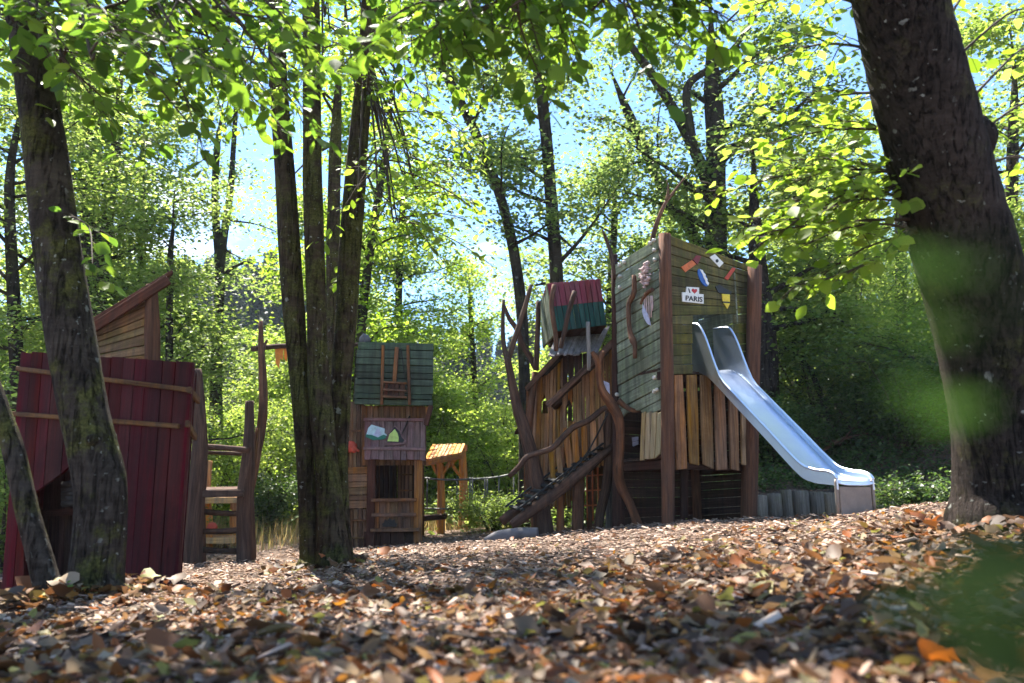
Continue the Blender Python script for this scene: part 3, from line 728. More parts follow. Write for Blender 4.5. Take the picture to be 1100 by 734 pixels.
# the red and green box
bA, bB, bC, bD = P(587.5, 304.5, 11.1), P(644.6, 299.5, 11.1), P(651.8, 349, 11.1), P(597, 356, 11.1)
mA, mB_ = bA.lerp(bD, .49), bB.lerp(bC, .49)
m = MB(); m.planks([bA, bB, mB_, mA], 10, 'v', V((0, .03, 0)), gap=.007, wj=.15); m.build('red_front_boards', M['bred'], lh, bevel=.003)
m = MB(); m.planks([mA, mB_, bC, bD], 10, 'v', V((0, .03, 0)), gap=.007, wj=.15); m.build('green_front_boards', M['bgreen'], lh, bevel=.003)
sA, sD = P(580.5, 325, 12.0), P(583, 374, 12.0)
off = V((0, .035, 0))
m = MB(); m.planks([sA, bA + off, bD + off, sD], 5, 'v', V((.03, 0, 0)), gap=.008); m.build('box_side', M['greygreen'], lh)
dep = sA - bA
m = MB(); m.planks([bD + off, bC + off, bC + dep + V((0, 0, .0)), bD + dep], 6, 'v', V((0, 0, .03)), gap=.004); m.build('box_underside', M['darkwood'], lh)
m = MB(); m.planks([bB + dep, bA + dep, bD + dep, bC + dep], 10, 'v', V((0, .03, 0)), gap=.006); m.planks([bB + off, bB + dep, bC + dep, bC + off], 6, 'v', V((-.03, 0, 0)), gap=.006)
m.planks([bA + off, bA + dep, bB + dep, bB + off], 7, 'v', V((0, 0, -.03)), gap=.006)
m.build('box_rear', M['bred'], lh)
# props and branches holding the box
for pts, rad, mt in (([(595.5, 306), (592.5, 325), (594.5, 345), (597, 360), (597.5, 377)], [.035, .036, .036, .034, .03], 'log'),
                     ([(617.5, 313), (611, 335), (605, 362), (602, 374)], [.035, .034, .034, .03], 'logdark'),
                     ([(631.5, 346), (632, 365), (632.6, 378), (632.5, 398)], [.03, .032, .032, .028], 'grey'),
                     ([(578.3, 324), (577.8, 350), (577, 375), (576, 398)], [.035, .037, .04, .04], 'logdark')):
    m = MB(); m.tube([P(x, y, 10.95 if mt != 'logdark' or x > 590 else 11.6) for x, y in pts], rad, 8, 3, .07); m.build('prop_branch', M[mt], lh)
# antler post on the left
m = MB(); d = 11.3
m.tube([foot(P(586, 575, d), .1), P(584, 570, d), P(579, 530, d), P(571, 490, d), P(561, 455, d), P(556, 440, d), P(549, 405, d), P(545, 385, d)], [.15, .145, .12, .10, .085, .075, .055, .05], 10, 4, .07)
m.tube([P(545, 388, d), P(541, 370, d), P(540, 350, d), P(541, 322, d)], [.042, .035, .03, .022], 8, 3, .07)
m.tube([P(545, 390, d), P(551, 370, d), P(557, 352, d), P(564, 330, d), P(570.5, 306, d)], [.045, .04, .038, .035, .028], 8, 3, .07)
m.build('antler_post', M['logdark'], lh)
m = MB(); m.tube([P(541, 327, 11.8), P(547, 342, 11.8), P(556, 355, 11.8), P(561, 370, 11.8), P(570, 385, 11.8), P(576, 397, 11.8)], [.025, .035, .042, .042, .045, .045], 8, 3, .07); m.build('prop_branch', M['logdark'], lh)
# lean-to on the left flank
m = MB(); m.planks([P(571, 437, 12.1), P(579, 436, 12.6), P(563, 466, 12.6), P(552.5, 467, 12.1)], 3, 'v', V((.0, 0, .03)), gap=.01); m.build('flank_roof', M['roofred'], lh)
m = MB(); m.planks([P(563, 462, 12.15), P(572, 452, 12.15), P(575, 560, 12.15), P(562, 562, 12.15)], 4, 'v', V((0, .03, 0)), gap=.01); m.build('flank_boards', M['honey'], lh)
# ground posts
for pts, rad, mt, d in (([(602, 574), (602, 545), (603, 505), (604, 480)], [.055, .05, .05, .045], 'honey', 11.3),
                        ([(620.5, 571), (621, 545), (622, 510), (623, 480)], [.085, .08, .075, .07], 'log', 11.3),
                        ([(643, 569), (645, 550), (651, 525), (654, 495), (653, 465), (655, 440)], [.065, .07, .07, .07, .065, .06], 'logdark', 11.2),
                        ([(654, 567), (654.5, 540), (655, 500), (655, 470)], [.05, .05, .045, .04], 'grey', 11.6),
                        ([(633, 570), (634, 540), (636, 505)], [.04, .04, .035], 'honey', 12.2),
                        ([(578, 570), (577, 540), (574, 500), (572, 450)], [.05, .05, .045, .04], 'honey', 12.2),
                        ([(575, 560), (570, 520), (567, 480), (570, 440), (575, 400)], [.07, .065, .06, .055, .05], 'log', 11.8)):
    post('support_post', PP(pts, d), rad, M[mt], lh, 9, .07)
# palisade of round-headed boards behind the ramp
m = MB()
for x0, x1, yt, xb0, xb1, yb in ((604, 610.5, 459, 610, 617, 508), (613.5, 620, 452.5, 616, 624, 512), (624, 630.5, 456, 626, 633, 505), (634, 640, 450, 635, 642, 495), (596, 601, 470, 600, 606, 515), (589, 594, 478, 592, 598, 520), (642.5, 648, 446, 643.5, 649, 490)):
    WRf = Plane(WR.o + WR.n * .12, WR.o + WR.n * .12 + WR.u)
    xm = (x0 + x1) / 2
    m.prism(WRf.hits([(x0, yt + 4), (x0 + 1, yt + 1.2), (xm, yt), (x1 - 1, yt + 1), (x1, yt + 3.6), (xb1, yb), (xb0, yb + 1)]), -WR.n * .035, -Z)
m.build('palisade_boards', M['warm'], lh, bevel=.006)
# lower hanging boards of the left wing
m = MB(); m.planks(WL.hits([(585, 500), (620, 498), (620, 540), (585, 545)], -.35), 9, 'v', -WL.n * .03, gap=.02, ends=.05); m.build('lower_boards', M['warm'], lh)
m = MB()
for k in range(4): m.tube([P(624 + k * 6, 497, 11.9), P(625 + k * 6, 560, 11.9)], .014, 5, 1)
for y in (512, 528, 544): m.tube([P(620, y, 11.9), P(650, y - 2, 11.9)], .012, 5, 1)
m.build('climbing_net', M['sorange'], lh)
# ramp: two dark half logs with treads between
ra, rb = P(553, 562, 10.75), P(661, 478, 11.15)
ax = (rb - ra).normalized(); acr = V((.12, .98, .40)); acr = (acr - ax * acr.dot(ax)).normalized(); rup = acr.cross(ax)
if rup.z < 0: rup = -rup
for o_ in (0, .42):
    m = MB(); m.tube([ra + acr * o_ - ax * .05, ra.lerp(rb, .35) + acr * o_ - rup * .015, ra.lerp(rb, .7) + acr * o_, rb + acr * o_], [.06, .085, .085, .05], 10, 4, .1); m.build('ramp_log', M['logdark'], lh)
for k in range(12):
    f = .1 + .78 * k / 11; c_ = ra.lerp(rb, f) + rup * .085
    m = MB(); m.bar(c_ - acr * .05 , c_ + acr * .47, .05, .03, side=ax); m.build('ramp_tread', M['rubber'], lh, bevel=.006)
for o_ in (-.02, .43):
    m = MB(); m.bar(ra.lerp(rb, .06) + acr * o_ + rup * .13, ra.lerp(rb, .92) + acr * o_ + rup * .13, .035, .022, side=acr); m.build('ramp_edge_strip', M['rubber'], lh, bevel=.004)
# crooked hand rail and rope
m = MB(); m.tube(PP([(546.5, 512), (558, 501), (566, 491), (580, 486), (592, 482), (600, 475), (609, 465), (618, 458), (632, 452), (642, 444), (650, 438.5), (657, 441)], 10.9), [.032, .036, .038, .038, .04, .04, .042, .042, .042, .042, .04, .03], 9, 3, .08); m.build('hand_rail', M['logdark'], lh)
m = MB(); m.tube([P(653, 444, 10.85), P(640, 470, 10.85), P(626, 493, 10.85), P(600, 520, 10.8)], .012, 6, 4); m.build('rope', M['rope'], lh)
# snaking entrance post
d = 10.55
post('snaking_post', PP([(685, 566), (682, 555), (675, 538), (667, 522), (664, 505), (666, 485), (666.5, 465), (664, 448), (655, 432), (647, 420), (643.5, 405), (643, 390), (636, 378)], d), [.07, .056, .054, .062, .066, .056, .056, .072, .074, .058, .05, .054, .03], M['honeydark'], lh, 12, .14)
m = MB(); m.tube(PP([(643.5, 392), (646, 383), (649, 378)], d), [.05, .04, .03], 8, 3); m.tube(PP([(655, 432), (650, 423), (643, 416), (641, 404)], d), [.05, .03, .02, .015], 7, 3); m.build('branch_stub', M['honeydark'], lh)
m = MB(); m.tube(PP([(664, 430), (672, 437), (680, 441), (688, 441)], d), [.045, .035, .03, .025], 8, 3, .05); m.build('branch_arm', M['log'], lh)
m = MB(); m.planks(PP([(646, 408), (655, 412), (656, 428), (649, 424)], 10.95), 2, 'v', V((0, .02, 0))); m.build('pale_window_cloth', M['lilac'], lh)
m = MB(); m.planks(PP([(600, 571), (645, 567), (645, 577), (600, 580)], 11.9), 1, 'h', V((0, .1, 0))); m.build('sill_board', M['honey'], lh)

# grey boulder at the ramp's foot
m = MB(); pa = P(521, 574, 10.7); pb = P(578, 569, 10.6)
m.tube([lift(pa, gz(pa.x, pa.y) + .02), lift(pa.lerp(pb, .25), gz(*pa.lerp(pb, .25).xy) + .06), lift(pa.lerp(pb, .6), gz(*pa.lerp(pb, .6).xy) + .075), lift(pb, gz(pb.x, pb.y) + .05)], [.05, .085, .10, .09], 12, 5, .10)
bo = m.build('grey_log', M['stone'], None); tag(bo, 'smooth grey log lying at the foot of the climbing ramp', 'log')
# ================================================================== GREEN-TOPPED PLAYHOUSE
gp = foot(P(425, 585, 14.0), 0)
gh = thing('green_top_playhouse', 'narrow wooden playhouse with dark green plank top and an open porch', 'playhouse', gp)
HP = Plane(P(392, 560, 14.0), P(460, 560, 14.0))
def hb(pl, pts, off=0): return pl.hits(pts, off)
m = MB(); m.planks(hb(HP, [(384.5, 367.5), (466, 369.5), (464, 436), (380.5, 434.5)], .45), 9, 'h', -HP.n * .05 + V((0, 0, 0)), gap=.012, jit=.01, ends=.015)
m.build('plank_top', M['green'], gh, bevel=.006)
# sides, back and lid of the top
f = hb(HP, [(384.5, 367.5), (466, 369.5), (464, 436), (380.5, 434.5)], .39); bk = V((-.22, 1.7, .28))
m = MB(); m.planks([f[0] + bk, f[0], f[3], f[3] + bk], 9, 'h', V((.04, 0, 0)), gap=.01); m.planks([f[1], f[1] + bk, f[2] + bk, f[2]], 9, 'h', V((-.04, 0, 0)), gap=.01)
m.planks([f[0] + bk, f[1] + bk, f[2] + bk, f[3] + bk], 9, 'h', V((0, -.04, 0)), gap=.01)
m.planks([f[0], f[1], f[1] + bk, f[0] + bk], 8, 'h', V((0, 0, -.04)), gap=.004)
m.build('top_sides', M['green'], gh)
m = MB(); m.planks([f[3], f[2], f[2] + bk, f[3] + bk], 8, 'h', V((0, 0, .04)), gap=.004); m.build('top_floor', M['darkwood'], gh)
for x0, x1 in ((411.5, 410), (438, 440)):
    m = MB(); m.bar(HP.hit(x0, 371, .47), HP.hit(x1, 435, .47), .05, .04, side=HP.u); m.build('ladder_rail', M['brownwood'], gh, bevel=.005)
m = MB(); m.bar(HP.hit(426.5, 373, .50), HP.hit(423.5, 411, .50), .07, .03, side=HP.u); m.build('hanging_board', M['brownwood'], gh, bevel=.005)
m = MB(); m.tube([HP.hit(431, 374, .5), HP.hit(433, 392, .5), HP.hit(435, 408, .5)], .009, 5, 3); m.build('rope', M['rope'], gh)
m = MB(); m.planks(hb(HP, [(413.5, 410.5), (435.5, 411.5), (434.5, 428), (411.5, 427)], .56), 4, 'v', -HP.n * .03, gap=.012); m.build('window_box', M['roofred'], gh, bevel=.004)
m = MB()
for y0, y1 in ((410.5, 412), (418.5, 420), (426, 427)): m.bar(HP.hit(411.5, y0, .6), HP.hit(437, y1, .6), .03, .05, side=(0, 0, 1))
m.build('window_box_rail', M['brownwood'], gh, bevel=.004)
m = MB(); m.tube([HP.hit(389, 369, .1), HP.hit(392, 364.5, .1), HP.hit(397, 367, .1)], [.06, .11, .05], 9, 3); m.build('roof_cap', M['stone'], gh)
m = MB(); m.bar(HP.hit(463, 436, .42), HP.hit(457.5, 457, .42), .09, .08, side=(0, 1, 0)); m.build('bracket', M['roofred'], gh, bevel=.005)
m = MB(); m.prism(hb(HP, [(457, 437), (461.5, 437), (458, 452)], .3), -HP.n * .04); m.build('bracket_board', M['orange'], gh)
# middle band
m = MB(); m.planks(hb(HP, [(388, 436), (458, 437), (458, 500), (389, 500)], .12), 12, 'v', -HP.n * .03, gap=.008); m.build('middle_wall', M['brownwood'], gh, bevel=.004)
# tilted board panel with painted shapes
pA, pB, pC, pD = HP.hit(391.5, 452, .22), HP.hit(457, 452.5, .22), HP.hit(457, 494.5, .36), HP.hit(391, 493.5, .36)
PPl = Plane(pA, pB); 
m = MB(); m.planks([pA, pB, pC, pD], 9, 'v', V((0, .03, 0)), gap=.008, ends=.01); m.build('awning_panel', M['plum'], gh, bevel=.004)
m = MB(); m.bar(pA + V((-.01, -.02, .02)), pB + V((.01, -.02, .02)), .03, .05, side=(0, 1, 0)); m.bar(pA.lerp(pD, .72) + V((-.01, -.02, 0)), pB.lerp(pC, .72) + V((.01, -.02, 0)), .03, .05, side=(0, 1, 0)); m.build('panel_batten', M['plum'], gh, bevel=.004)
def onpanel(px, py, off):
    """Point of the tilted panel behind a pixel, lifted by off."""
    n_ = (pB - pA).cross(pD - pA).normalized()
    if n_.dot(CAM - pA) < 0: n_ = -n_
    o_ = pA + n_ * off; r_ = ray(px, py)
    return CAM + r_ * ((o_ - CAM).dot(n_) / r_.dot(n_)), n_
def pplate(name, pts, mat, off, th=.012, label=None):
    q = [onpanel(x, y, off) for x, y in pts]; m = MB(); m.prism([a for a, _ in q], -q[0][1] * th); o = m.build(name, mat, gh)
    if label: o['label'] = label
pplate('mountain_picture', [(395.5, 460), (399, 456.3), (413.5, 460.5), (413, 465), (417.5, 469), (412, 471.5), (401, 472.5), (393, 469)], M['palegreen'], .012, label='cut-out picture of a pale sky over a green hill')
pplate('hill_shape', [(393, 466.5), (400, 467.5), (406, 470), (412, 467), (417, 469), (412, 472), (401, 473), (393, 469.5)], M['teal'], .017, .006)
pplate('peak_shape', [(401, 467), (406, 459.5), (410, 466), (405, 469.5)], M['lilac'], .016, .005)
pplate('house_frame', [(412.5, 474), (417, 465), (424, 456.8), (431, 463), (433.5, 470), (437, 474.5), (434, 477.5), (421, 478.5), (413, 478.5)], M['plum'], .03, .026)
pplate('house_opening', [(415.5, 474.5), (419, 465), (424, 458.5), (429, 463.5), (431.5, 470), (434.5, 473), (432.5, 475.5), (416, 475.5)], M['black'], .034, .005)
pplate('leaf_shape', [(416, 474), (418.5, 466.5), (424, 461), (427, 465.5), (428.3, 470), (428, 474.5)], M['limepaint'], .039, .005)
m = MB(); m.tube([onpanel(440, 447, .02)[0], onpanel(436, 457, .03)[0], onpanel(432, 466, .05)[0]], .012, 5, 3); m.build('cord', M['rope'], gh)
# porch
for x0, x1, mt in ((399, 399.5, 'roofred'), (449.5, 449.8, 'warm')):
    m = MB(); m.bar(foot(HP.hit(x0, 570, .14), .1), HP.hit(x1, 492, .14), .14, .12, side=HP.u); m.build('porch_post', M[mt], gh, bevel=.01)
m = MB(); m.planks(hb(HP, [(403, 495), (446, 495), (446, 580), (403, 582)], -1.0), 9, 'v', -HP.n * .03, gap=.02, jit=.01); m.build('porch_back', M['darkwood'], gh)
m = MB(); m.planks(hb(HP, [(428, 500), (443, 500), (443, 536), (427, 537)], -.5), 4, 'v', -HP.n * .03, gap=.02); 
m.bar(HP.hit(427, 510, -.47), HP.hit(443, 510, -.47), .03, .05, side=(0, 0, 1)); m.bar(HP.hit(427, 527, -.47), HP.hit(443, 527, -.47), .03, .05, side=(0, 0, 1)); m.build('inner_door', M['brownwood'], gh)
m = MB(); m.planks(hb(HP, [(400, 537.5), (446, 537), (447, 570), (400, 571)], .18), 7, 'v', -HP.n * .03, gap=.006); m.build('porch_parapet', M['brownwood'], gh, bevel=.004)
m = MB(); m.bar(HP.hit(399, 537.5, .23), HP.hit(447.5, 537, .23), .05, .06, side=(0, 1, 0)); m.bar(HP.hit(399, 553.5, .22), HP.hit(447, 553, .22), .03, .06, side=(0, 1, 0)); m.bar(HP.hit(398, 570, .23), HP.hit(451, 569, .23), .05, .06, side=(0, 1, 0)); m.build('parapet_rail', M['brownwood'], gh, bevel=.005)
m = MB(); m.planks(hb(HP, [(390.5, 571.5), (451, 570.5), (451, 587), (390.5, 590)], .16), 4, 'v', -HP.n * .05, gap=.01); m.build('base_boards', M['darkwood'], gh, bevel=.004)
m = MB()
for k in range(11):
    a = math.pi * (k / 10); m.prism(hb(HP, [(411.5, 566), (418.5 + 9 * math.cos(a), 565.5 - 9.5 * math.sin(a) * (1 if k % 2 else .72)), (425.5, 566)], .20 + .002 * k), -HP.n * .004)
m.build('sun_burst', M['black'], gh)
# left wing
m = MB(); m.planks(hb(HP, [(366, 432), (391, 431), (391, 502), (366, 502)], .0), 6, 'v', -HP.n * .03, gap=.01); m.build('wing_upper_wall', M['brownwood'], gh, bevel=.004)
m = MB(); m.bar(HP.hit(366, 463, .02), HP.hit(391, 463, .02), .03, .05, side=(0, 0, 1)); m.build('wing_rail', M['brownwood'], gh)
m = MB(); m.planks(hb(HP, [(366, 502), (396, 501), (396, 546), (366, 547)], .02), 6, 'h', -HP.n * .03, gap=.012); m.build('wing_middle_wall', M['warm'], gh, bevel=.004)
m = MB(); m.bar(HP.hit(371, 500, .06), HP.hit(371, 588, .06), .05, .05, side=HP.u); m.build('wing_post', M['warm'], gh)
m = MB(); m.planks(hb(HP, [(366, 548), (394, 547), (394, 590), (366, 592)], .03), 6, 'v', -HP.n * .03, gap=.014); m.bar(HP.hit(366, 559, .05), HP.hit(394, 559, .05), .03, .04, side=(0, 0, 1)); m.bar(HP.hit(366, 578, .05), HP.hit(394, 578, .05), .03, .04, side=(0, 0, 1)); m.build('wing_lower_wall', M['brownwood'], gh, bevel=.004)
m = MB(); m.ball(HP.hit(376, 480, .08), .13, 10, 6, (1, .35, .8)); m.ball(HP.hit(380.5, 483, .1), .06, 8, 5, (1, .5, 1)); m.ball(HP.hit(372, 484, .1), .06, 8, 5, (1, .5, 1)); m.tube([HP.hit(376, 476, .1), HP.hit(383, 483, .12), HP.hit(386, 485, .12)], .02, 6, 3); m.build('red_figure', M['sred'], gh)
m = MB(); q = hb(HP, [(366, 436), (456, 436), (456, 590), (366, 590)], -1.55)
m.planks(q, 16, 'v', -HP.n * .03, gap=.015)
q2 = hb(HP, [(366, 436), (366, 590)], -.06); m.planks([q[0], q2[0], q2[1], q[3]], 9, 'v', V((.03, 0, 0)), gap=.012)
q2 = hb(HP, [(456, 436), (456, 500)], .05); q3 = V((q[1].x, q[1].y, q2[1].z)); m.planks([q2[0], q[1], q3, q2[1]], 9, 'v', V((-.03, 0, 0)), gap=.012)
m.build('rear_walls', M['brownwood'], gh)

# ================================================================== CLIMBING FRAME (left, dark) and its pennant line
cf = thing('climbing_frame', 'dark rough-log climbing frame with rungs and a tall forked pole beside the red hut', 'climbing frame', foot(P(235, 600, 11.0), 0))
post('frame_post', PP([(207, 602), (208, 560), (213, 510), (215, 470), (213, 430), (211, 397)], 10.8), [.125, .125, .115, .10, .09, .07], M['logdark'], cf, 10, .06)
post('frame_post', PP([(264, 597), (263, 560), (264, 525), (267, 490), (268, 460), (268, 431)], 11.0), [.115, .11, .115, .095, .07, .06], M['logdark'], cf, 10, .06)
post('frame_post', PP([(216, 602), (216, 570), (215, 530)], 11.7), [.07, .065, .06], M['logdark'], cf, 9, .06)
post('frame_post', PP([(270, 594), (269, 560), (268, 520)], 11.6), [.07, .065, .06], M['logdark'], cf, 9, .06)
m = MB(); m.tube(PP([(268, 525), (272, 505), (277, 480), (281.5, 455), (283, 430), (282, 400), (280.5, 375), (280, 345)], 11.15), [.07, .075, .07, .065, .06, .055, .045, .025], 9, 4, .08); m.tube(PP([(281, 382), (284, 372), (287, 365)], 11.15), [.035, .025, .015], 7, 3); m.build('forked_pole', M['log'], cf)
m = MB(); m.tube(PP([(203, 492), (218, 481), (245, 481.5), (268, 484)], 10.85), [.05, .045, .04, .045], 8, 4, .08); m.build('hand_rail', M['logdark'], cf)
m = MB(); m.tube(PP([(214, 486), (245, 487), (266, 488)], 11.1), .028, 7, 4, .08); m.build('hand_rail', M['logdark'], cf)
m = MB(); m.planks([P(203, 523, 11.8), P(264, 522, 11.8), P(262, 529, 10.9), P(203, 531, 10.8)], 4, 'h', V((0, 0, -.06)), gap=.02); m.bar(P(203, 531, 10.75), P(262, 530, 10.85), .06, .09, side=(0, 1, 0)); m.build('platform', M['logdark'], cf, bevel=.006)
for x0, y0, x1, y1, d in ((211, 549, 266, 552, 11.1), (210, 571, 262, 569, 11.0), (212, 590, 263, 592, 11.05)):
    m = MB(); m.tube(PP([(x0, y0), ((x0 + x1) / 2, (y0 + y1) / 2 + 1), (x1, y1)], d), .04, 8, 4, .08); m.build('rung', M['logdark'], cf)
m = MB()
for k in range(3): m.tube(PP([(271 + 2 * k, 500), (273 + 2.5 * k, 480), (275 + 2 * k, 460)], 11.05), [.018, .015, .01], 5, 2, .1)
m.build('twig_bundle', M['log'], cf)
m = MB(); m.tube([P(272, 375, 11.2), P(300, 372, 11.9), P(340, 371, 12.8), P(372, 370.5, 13.5), P(388, 370.5, 13.75)], [.045, .04, .04, .04, .035], 8, 4, .06)
pl_ = m.build('pennant_pole', M['logdark'], None); tag(pl_, 'long thin pole strung from the forked pole to the green house, pennants hanging from it', 'pole')
for px, w_, h_, d, mt, lab in ((300, 9, 22, 11.9, 'pennant', 'longer notched orange cloth pennant hanging on the pole left of the trunks'), (308, 6, 15, 12.05, 'pennant', 'small orange cloth pennant hanging close to the left trunk'), (352, 6, 17, 13.05, 'dred', 'dark red cloth pennant glimpsed between the trunks')):
    m = MB(); m.prism(PP([(px - w_ / 2, 374.5), (px + w_ / 2, 374.5), (px + w_ * .42, 374 + h_ * .6), (px + w_ * .1, 374 + h_ * .5), (px - w_ * .05, 374 + h_), (px - w_ * .45, 374 + h_ * .72)], d), V((0, .012, 0))); o = m.build('pennant', M[mt], None)
    tag(o, lab, 'pennant', 'pennants on the pole')

# fresh orange frame behind it
of = thing('orange_frame', 'fresh orange timber frame with two shelves behind the dark climbing frame', 'timber frame', foot(P(223, 598, 13.6), 0))
post('upright', PP([(222, 600), (223, 560), (221, 530), (223, 495)], 13.6), [.09, .085, .08, .075], M['orange'], of, 10, .06)
post('upright', PP([(252, 596), (251, 560), (252, 534)], 14.4), [.07, .07, .06], M['orange'], of, 10, .06)
for y, x0, x1 in ((535, 200, 257), (578, 217, 255)):
    m = MB(); m.planks([P(x0, y - 4, 14.4), P(x1, y - 4.5, 14.4), P(x1 - 2, y + 1, 13.4), P(x0, y + 1.5, 13.4)], 3, 'h', V((0, 0, -.06)), gap=.02); m.bar(P(x0, y + 3, 13.38), P(x1 - 2, y + 2.5, 13.38), .05, .10, side=(0, 1, 0)); m.build('shelf', M['orange'], of, bevel=.006)
m = MB(); m.ball(P(228, 567, 13.3), .09, 9, 6); o = m.build('red_ball_knob', M['sred'], of)

# ================================================================== PERGOLA AND WIRE FENCE BEHIND
pg = thing('timber_shelter', 'open orange timber shelter with a slanted board roof beyond the porch', 'shelter', foot(P(485, 565, 17.5), 0))
m = MB(); m.planks([P(464, 480.5, 17.4), P(500, 479.5, 17.4), P(496, 489, 15.9), P(455, 497, 15.9)], 9, 'v', V((0, 0, .06)), gap=.015); m.build('roof', M['orange'], pg, bevel=.006)
m = MB(); m.bar(P(463, 483, 17.5), P(502, 481.5, 17.5), .12, .14, side=(0, 1, 0)); m.build('roof_beam', M['orange'], pg)
m = MB(); m.bar(P(457, 498, 16.0), P(497, 490, 16.0), .08, .1, side=(0, 1, 0)); m.build('roof_beam', M['orange'], pg)
post('shelter_post', PP([(473.5, 568), (474, 535), (473, 505), (472, 497)], 16.4), [.085, .08, .075, .07], M['orange'], pg, 10, .04)
post('shelter_post', PP([(497.5, 560), (498, 520), (496.5, 484)], 17.4), [.10, .09, .085], M['orange'], pg, 10, .04)
for a, b, d0, d1 in (((473, 512), (484, 493), 16.4, 16.4), ((473, 512), (464, 497), 16.4, 16.4), ((496, 512), (484, 495), 17.3, 16.4), ((475, 505), (496, 486), 16.4, 17.3)):
    m = MB(); m.tube([P(*a, d0), P((a[0] + b[0]) / 2, (a[1] + b[1]) / 2 + 2.5, (d0 + d1) / 2), P(*b, d1)], .035, 8, 3, .06); m.build('brace', M['orange'], pg)
m = MB(); m.tube([P(452, 557, 15.6), P(478, 555, 16.2)], .06, 8, 1); m.build('low_beam', M['darkwood'], pg)
fn = thing('wire_fence', 'thin metal rail fence with sparse uprights between the shelter and the ramp', 'fence', foot(P(515, 560, 16.2), 0))
m = MB(); m.tube(PP([(452, 513.5), (480, 515.5), (515, 514.5), (535, 512.5), (556, 508)], 16.0), .02, 6, 4); m.build('top_rail', M['wire'], fn)
m = MB(); m.tube(PP([(452, 546), (500, 547), (548, 544)], 16.0), .014, 6, 4); m.build('bottom_rail', M['wire'], fn)
for x in (459, 491, 505, 507.5, 521, 523.5, 536, 552):
    m = MB(); m.tube(PP([(x, 512.5), (x - .3, 548)], 16.0), .015, 6, 1); m.build('upright', M['wire'], fn)

# ================================================================== RED HUT (left foreground)
rh = thing('red_hut', 'dark red board hut with a slanted gable behind the mossy tree trunk', 'hut', foot(P(120, 638, 6.2), 0))
RP = Plane(P(5, 600, 6.35), P(190, 600, 6.0))
m = MB(); t = -RP.n * .028
m.planks(RP.hits([(22, 378), (207, 389.5), (189, 640), (0, 650)]), 13, 'v', t, gap=.006, jit=.004, wj=.2, ends=.012)
fb = m.build('front_boards', M['red'], rh, bevel=.003)
c = MB(); c.prism(RP.hits([(29, 531), (60, 509), (92, 478), (108, 480), (108, 670), (20, 670), (20, 545)], .05), -RP.n * .3); cut(fb, c)
for a, b in (((18, 396), (203, 419)), ((13, 444.5), (192.5, 458))):
    m = MB(); m.bar(RP.hit(*a, .025), RP.hit(*b, .025), .03, .036, side=(0, 1, 0)); m.build('batten', M['batten'], fb, bevel=.005)
# narrow return on the right
rt, rb_ = RP.hit(207.5, 390), RP.hit(189.5, 634); q1, q2 = P(211, 400, 6.7), P(194, 628, 6.7)
m = MB(); m.planks([rt, q1, q2 - V((0, 0, .1)), rb_ - V((0, 0, .1))], 3, 'v', V((-.028, 0, 0)), gap=.006); sbd = m.build('side_boards', M['red'], rh, bevel=.003)
for a, b in (((203.5, 419), (209.5, 431)), ((201, 455), (206, 470))):
    m = MB(); m.bar(RP.hit(*a, .03), P(*b, 6.7) + V((.03, 0, 0)), .03, .05, side=(1, 0, 0)); m.build('batten', M['batten'], sbd, bevel=.005)
# rest of the box behind
lt = RP.hit(22, 378); lb = RP.hit(0, 655); bk = V((-.1, 1.6, 0))
m = MB(); m.planks([lt + bk, lt, lb, lb + bk], 9, 'v', V((.028, 0, 0)), gap=.006); q3, q4 = P(206, 408, 7.6), P(192, 615, 7.6); m.planks([q3, lt + bk, lb + bk, q4], 12, 'v', V((0, .028, 0)), gap=.006); m.planks([q1, q3, q4, q2], 5, 'v', V((-.028, 0, 0)), gap=.006)
m.build('rear_boards', M['red'], rh)
# dark inside with an inner door and step
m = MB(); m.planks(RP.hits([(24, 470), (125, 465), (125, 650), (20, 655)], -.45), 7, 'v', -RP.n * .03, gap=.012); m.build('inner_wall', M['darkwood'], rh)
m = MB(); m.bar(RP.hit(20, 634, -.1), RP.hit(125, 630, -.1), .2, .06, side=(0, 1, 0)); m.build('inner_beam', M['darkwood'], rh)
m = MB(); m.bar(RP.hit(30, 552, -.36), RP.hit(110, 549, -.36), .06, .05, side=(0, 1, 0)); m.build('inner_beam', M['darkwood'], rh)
m = MB()
for k in range(5): m.tube([RP.hit(68, 541 - 5 * k, -.2), RP.hit(84, 540 - 5 * k, -.2)], .03, 8, 1)
m.build('roller', M['rubber'], rh)
# gable on the back half
GP = Plane(P(96, 380, 7.0), P(165, 380, 7.0))
m = MB(); m.planks(GP.hits([(90, 350), (160, 307), (160, 400), (90, 400)]), 9, 'h', -GP.n * .03, gap=.008); gw = m.build('gable_wall', M['gable'], rh, bevel=.003)
c = MB(); c.prism(GP.hits([(60, 371.5), (200, 286), (200, 240), (60, 240)], .05), -GP.n * .2); cut(gw, c)
m = MB(); m.tube([P(164, 410, 6.95), P(163.5, 350, 6.95), P(163, 306, 6.95)], [.068, .066, .05], 10, 4, .05); m.build('gable_post', M['post'], rh)
a, b = P(84, 356, 6.9), P(186, 294, 6.9); bk = V((-.62, 1.25, .22)); nr = V((-.5, 0, .86))
m = MB(); m.planks([a, b, b + bk, a + bk], 7, 'h', nr * .035, gap=.006, ends=.02); m.build('roof', M['roofred'], rh, bevel=.003)
m = MB(); m.bar(a + V((.03, -.015, -.05)), b + V((-.03, -.015, -.06)), .03, .09, side=(0, 1, 0)); m.build('fascia_board', M['roofred'], rh, bevel=.004)
# feet
m = MB(); 
for px in (5, 45, 100, 185): 
    q = RP.hit(px, 640, -.1); m.bar(foot(q, .1), lift(q, gz(q.x, q.y) + .12), .1, .1)
m.build('foot_block', M['darkwood'], rh)

